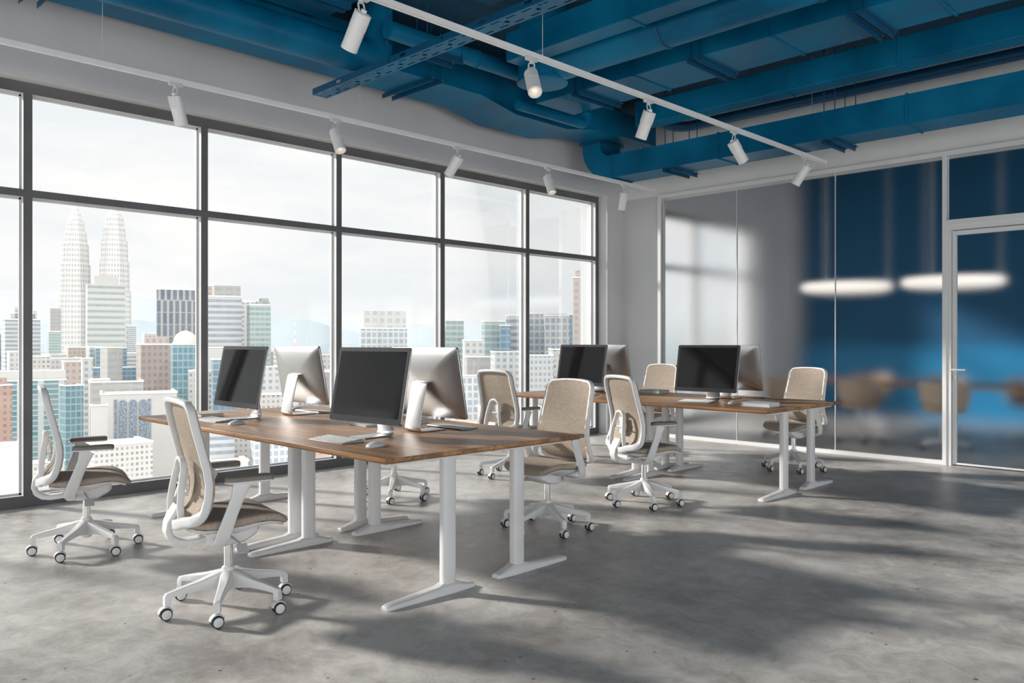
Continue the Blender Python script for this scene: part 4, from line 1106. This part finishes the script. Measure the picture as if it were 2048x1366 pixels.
B(425, 470, 720, 260, 'blue', 'pale blue slab behind the leftmost black screen', 6)
B(505, 562, 735, 220, 'white', 'white office block between the two left monitors', 10)
B(500, 600, 790, 150, 'apart', 'pale block low between the left monitors', 8)
B(405, 470, 866, 120, 'bandsfine', 'striped block seen under the left desk', 6)
B(455, 520, 858, 118, 'apart', 'beige apartment block under the left desk', 10)
B(505, 600, 862, 116, 'grid', 'white gridded block seen between the desk legs', 8)
B(590, 672, 868, 114, 'orange', 'peach coloured block seen under the near desks', 8)
B(420, 500, 925, 90, 'plain', 'low white building with grey roof under the armrest', 10)
B(640, 700, 742, 330, 'blue', 'grey blue block behind the middle silver monitor', 6)
B(720, 816, 658, 450, 'grid', 'white hotel block with dotted upper storeys above the big black screen', 3, None, [(726,814,622,'dots')])
B(890, 929, 642, 450, 'green', 'green glass tower right of the third mullion', 6)
B(927, 968, 682, 350, 'white', 'white block beside the green glass towers', 8)
B(966, 1014, 644, 420, 'green', 'wide green glass tower behind the window-side chair', 10)
B(1000, 1022, 652, 410, 'blue', 'slim blue tower between green and grey ones', 6)
B(1012, 1050, 632, 430, 'bandsfine', 'pale ribbed tower left of the fourth mullion', 4)
B(1056, 1092, 628, 440, 'grid', 'pale gridded tower right of the fourth mullion', 6)
B(1088, 1140, 632, 420, 'grid', 'white framed tower with gridded glass above the rear screen', 3, None, [(1092,1136,627,'plain')])
B(1134, 1150, 630, 460, 'blue', 'narrow blue glass sliver beside the tall pink tower', 3)
B(1146, 1186, 556, 400, 'pink', 'tall pinkish concrete tower at the right end of the windows', 2, None, [(1150,1176,541,'pink')])
B(905, 990, 752, 200, 'grid', 'white and glass block behind the window-side chair back', 8)
B(930, 1000, 715, 300, 'greyc', 'pale grey low block below the green towers', 8)
B(985, 1060, 705, 260, 'white', 'white mid-rise right of the window-side chair', 10)
B(1056, 1110, 712, 240, 'whitefine', 'white mid-rise behind the tan chair back', 8)
B(1100, 1190, 700, 280, 'apart', 'pale mid-rise behind the rear left screen', 8)
B(890, 1000, 848, 120, 'orange', 'peach low building below the window-side chair', 10)
B(960, 1100, 820, 130, 'apart', 'pale apartments seen under the rear desk', 10)
B(1100, 1200, 800, 140, 'white', 'white block seen below the rear desk at the last pane', 6)
B(1340, 1372, 640, 300, 'apart', 'blurred pale tower seen through the frosted glass, left', 8)
B(1372, 1440, 690, 260, 'white', 'blurred low block through the frosted glass, middle', 8)
B(1440, 1520, 665, 240, 'pink', 'blurred pinkish block through the frosted glass, right', 8)
B(1290, 1345, 700, 220, 'teal', 'blurred teal block at the left edge of frosted glass', 8)
kt = empty('observation_tower', (*dirp(1338, 420).xy, GROUND), 0, 'slender tower with reddish pod, blurred behind the frosted glass', 'tower')
s1 = 420/FPX
MB().cyl((0,0,0), (0,0,zy(470, 420)-GROUND), 10*s1, 7*s1, 20).build('shaft', roof_m, kt)
MB().lathe([(7*s1,-22*s1), (22*s1,-8*s1), (22*s1,4*s1), (8*s1,14*s1), (1,30*s1)], (0,0,zy(450, 420)-GROUND), n=24).build('pod', MATS['pink dome paint'], kt)
# masts
for px, yt, D, lab, k in ((590, 646, 900, 'red and white mast above the middle silver monitor', 1), (615, 672, 900, 'small lattice mast above the middle silver monitor', 0)):
    c = dirp(px, D); s1 = D/FPX
    r = empty('radio_mast', (c.x, c.y, GROUND), 0, lab, 'mast')
    z1 = zy(yt, D)-GROUND; z0 = zy(705, D)-GROUND
    if k:
        m = mat('red and white bands', rough=.7); nt_, b_ = nodes(m); tcn = N(nt_, 'ShaderNodeTexCoord'); wv = N(nt_, 'ShaderNodeTexWave', inp={'Scale': .035}); wv.bands_direction = 'Z'
        rr = N(nt_, 'ShaderNodeValToRGB'); rr.color_ramp.interpolation = 'CONSTANT'; rr.color_ramp.elements[0].color = (.75,.5,.42,1); rr.color_ramp.elements[1].position = .5; rr.color_ramp.elements[1].color = (.8,.78,.76,1)
        L(nt_, tcn.outputs['Object'], wv.inputs[0]); L(nt_, wv.outputs['Fac'], rr.inputs[0]); L(nt_, rr.outputs[0], b_.inputs[0])
    else: m = roof_m
    q = MB()
    for a in (0, 1, 2, 3):
        dx, dy = math.cos(a*PI/2), math.sin(a*PI/2); q.cyl((dx*1.8*s1, dy*1.8*s1, z0), (dx*.5*s1, dy*.5*s1, z1), .35*s1, .3*s1, 6)
    for t in range(12):
        z = z0+(z1-z0)*t/12; R = (1.8-1.3*t/12)*s1; q.box((-R, -R*.2, z), (R, R*.2, z+.5*s1)); q.box((-R*.2, -R, z), (R*.2, R, z+.5*s1))
    q.build('mast_lattice', m, r)
# filler blocks further down the city
def where(px):
    edges = [49, 403, 673, 880, 1050, 1196]; names = ['first', 'second', 'third', 'fourth', 'fifth', 'sixth']
    lo = -50
    for e_, n_ in zip(edges, names):
        if px < e_:
            t = (px-lo)/(e_-lo); return '%s of the %s window bay' % (('far left','left','middle','right','far right')[min(4, int(t*5))], n_)
        lo = e_
    return 'right edge of the sixth window bay'
adj = dict(white='white', apart='cream', whitefine='pale', pink='pinkish', grid='white gridded', greyc='grey', bandsfine='striped', plain='blank white')
fill = ['white', 'apart', 'whitefine', 'pink', 'grid', 'greyc', 'bandsfine', 'plain']
fl = [(p, 700+random.uniform(-6, 25), random.uniform(450, 800)) for p in range(40, 1190, 38)]
for i, (px, yt, D) in enumerate(fl):
    w_ = random.uniform(26, 48)
    B(px-w_/2, px+w_/2, yt, D, fill[i % 8], 'small %s low-rise in the distance, %s' % (adj[fill[i % 8]], where(px)), random.uniform(-20, 25), group='distant low-rise blocks')
for i, (px, yt, D) in enumerate([(p, random.uniform(740, 790), random.uniform(260, 400)) for p in range(410, 1200, 62)]):
    w_ = random.uniform(50, 80)
    B(px-w_/2, px+w_/2, yt, D, fill[(i*3+1) % 8], '%s mid-rise block in the middle distance, %s' % (adj[fill[(i*3+1) % 8]], where(px)), random.uniform(-20, 25), group='middle distance blocks')
# ground and hills
gm = noise_tint(mat('distant ground', rough=.9), (.20,.23,.19), (.33,.33,.31), .02, 6)
struct(MB().box((-16000, -9000, GROUND-2), (-30, 16000, GROUND)).build('ground', gm))
def ridge(name, D, prof, col0, col1, label):
    b = MB(); P = []
    for px, y in prof:
        c = dirp(px, D); P.append((c.x, c.y, zy(y, D)))
    n = len(P); back = [(p[0]*1.12, p[1]*1.12, GROUND) for p in P]; front = [(p[0]*.93, p[1]*.93, GROUND) for p in P]
    b.add(front+P+back, [(i, i+1, n+i+1, n+i) for i in range(n-1)]+[(n+i, n+i+1, 2*n+i+1, 2*n+i) for i in range(n-1)])
    o = b.build(name, noise_tint(mat(name, rough=1, spec=0), col0, col1, .0006, 6), angle=80); tag(o, label, 'hills')  # aerial haze is painted into the pale ridge colours
random.seed(3)
def rp(pts, step=12, amp=2.5):
    res = []; 
    for (a, b), (c, d) in zip(pts, pts[1:]):
        k = max(1, int((c-a)/step))
        for i in range(k):
            t = i/k; t2 = t*t*(3-2*t); res.append((a+(c-a)*t, b+(d-b)*t2+random.uniform(-amp, amp)*.5))
    res.append(pts[-1]); return res
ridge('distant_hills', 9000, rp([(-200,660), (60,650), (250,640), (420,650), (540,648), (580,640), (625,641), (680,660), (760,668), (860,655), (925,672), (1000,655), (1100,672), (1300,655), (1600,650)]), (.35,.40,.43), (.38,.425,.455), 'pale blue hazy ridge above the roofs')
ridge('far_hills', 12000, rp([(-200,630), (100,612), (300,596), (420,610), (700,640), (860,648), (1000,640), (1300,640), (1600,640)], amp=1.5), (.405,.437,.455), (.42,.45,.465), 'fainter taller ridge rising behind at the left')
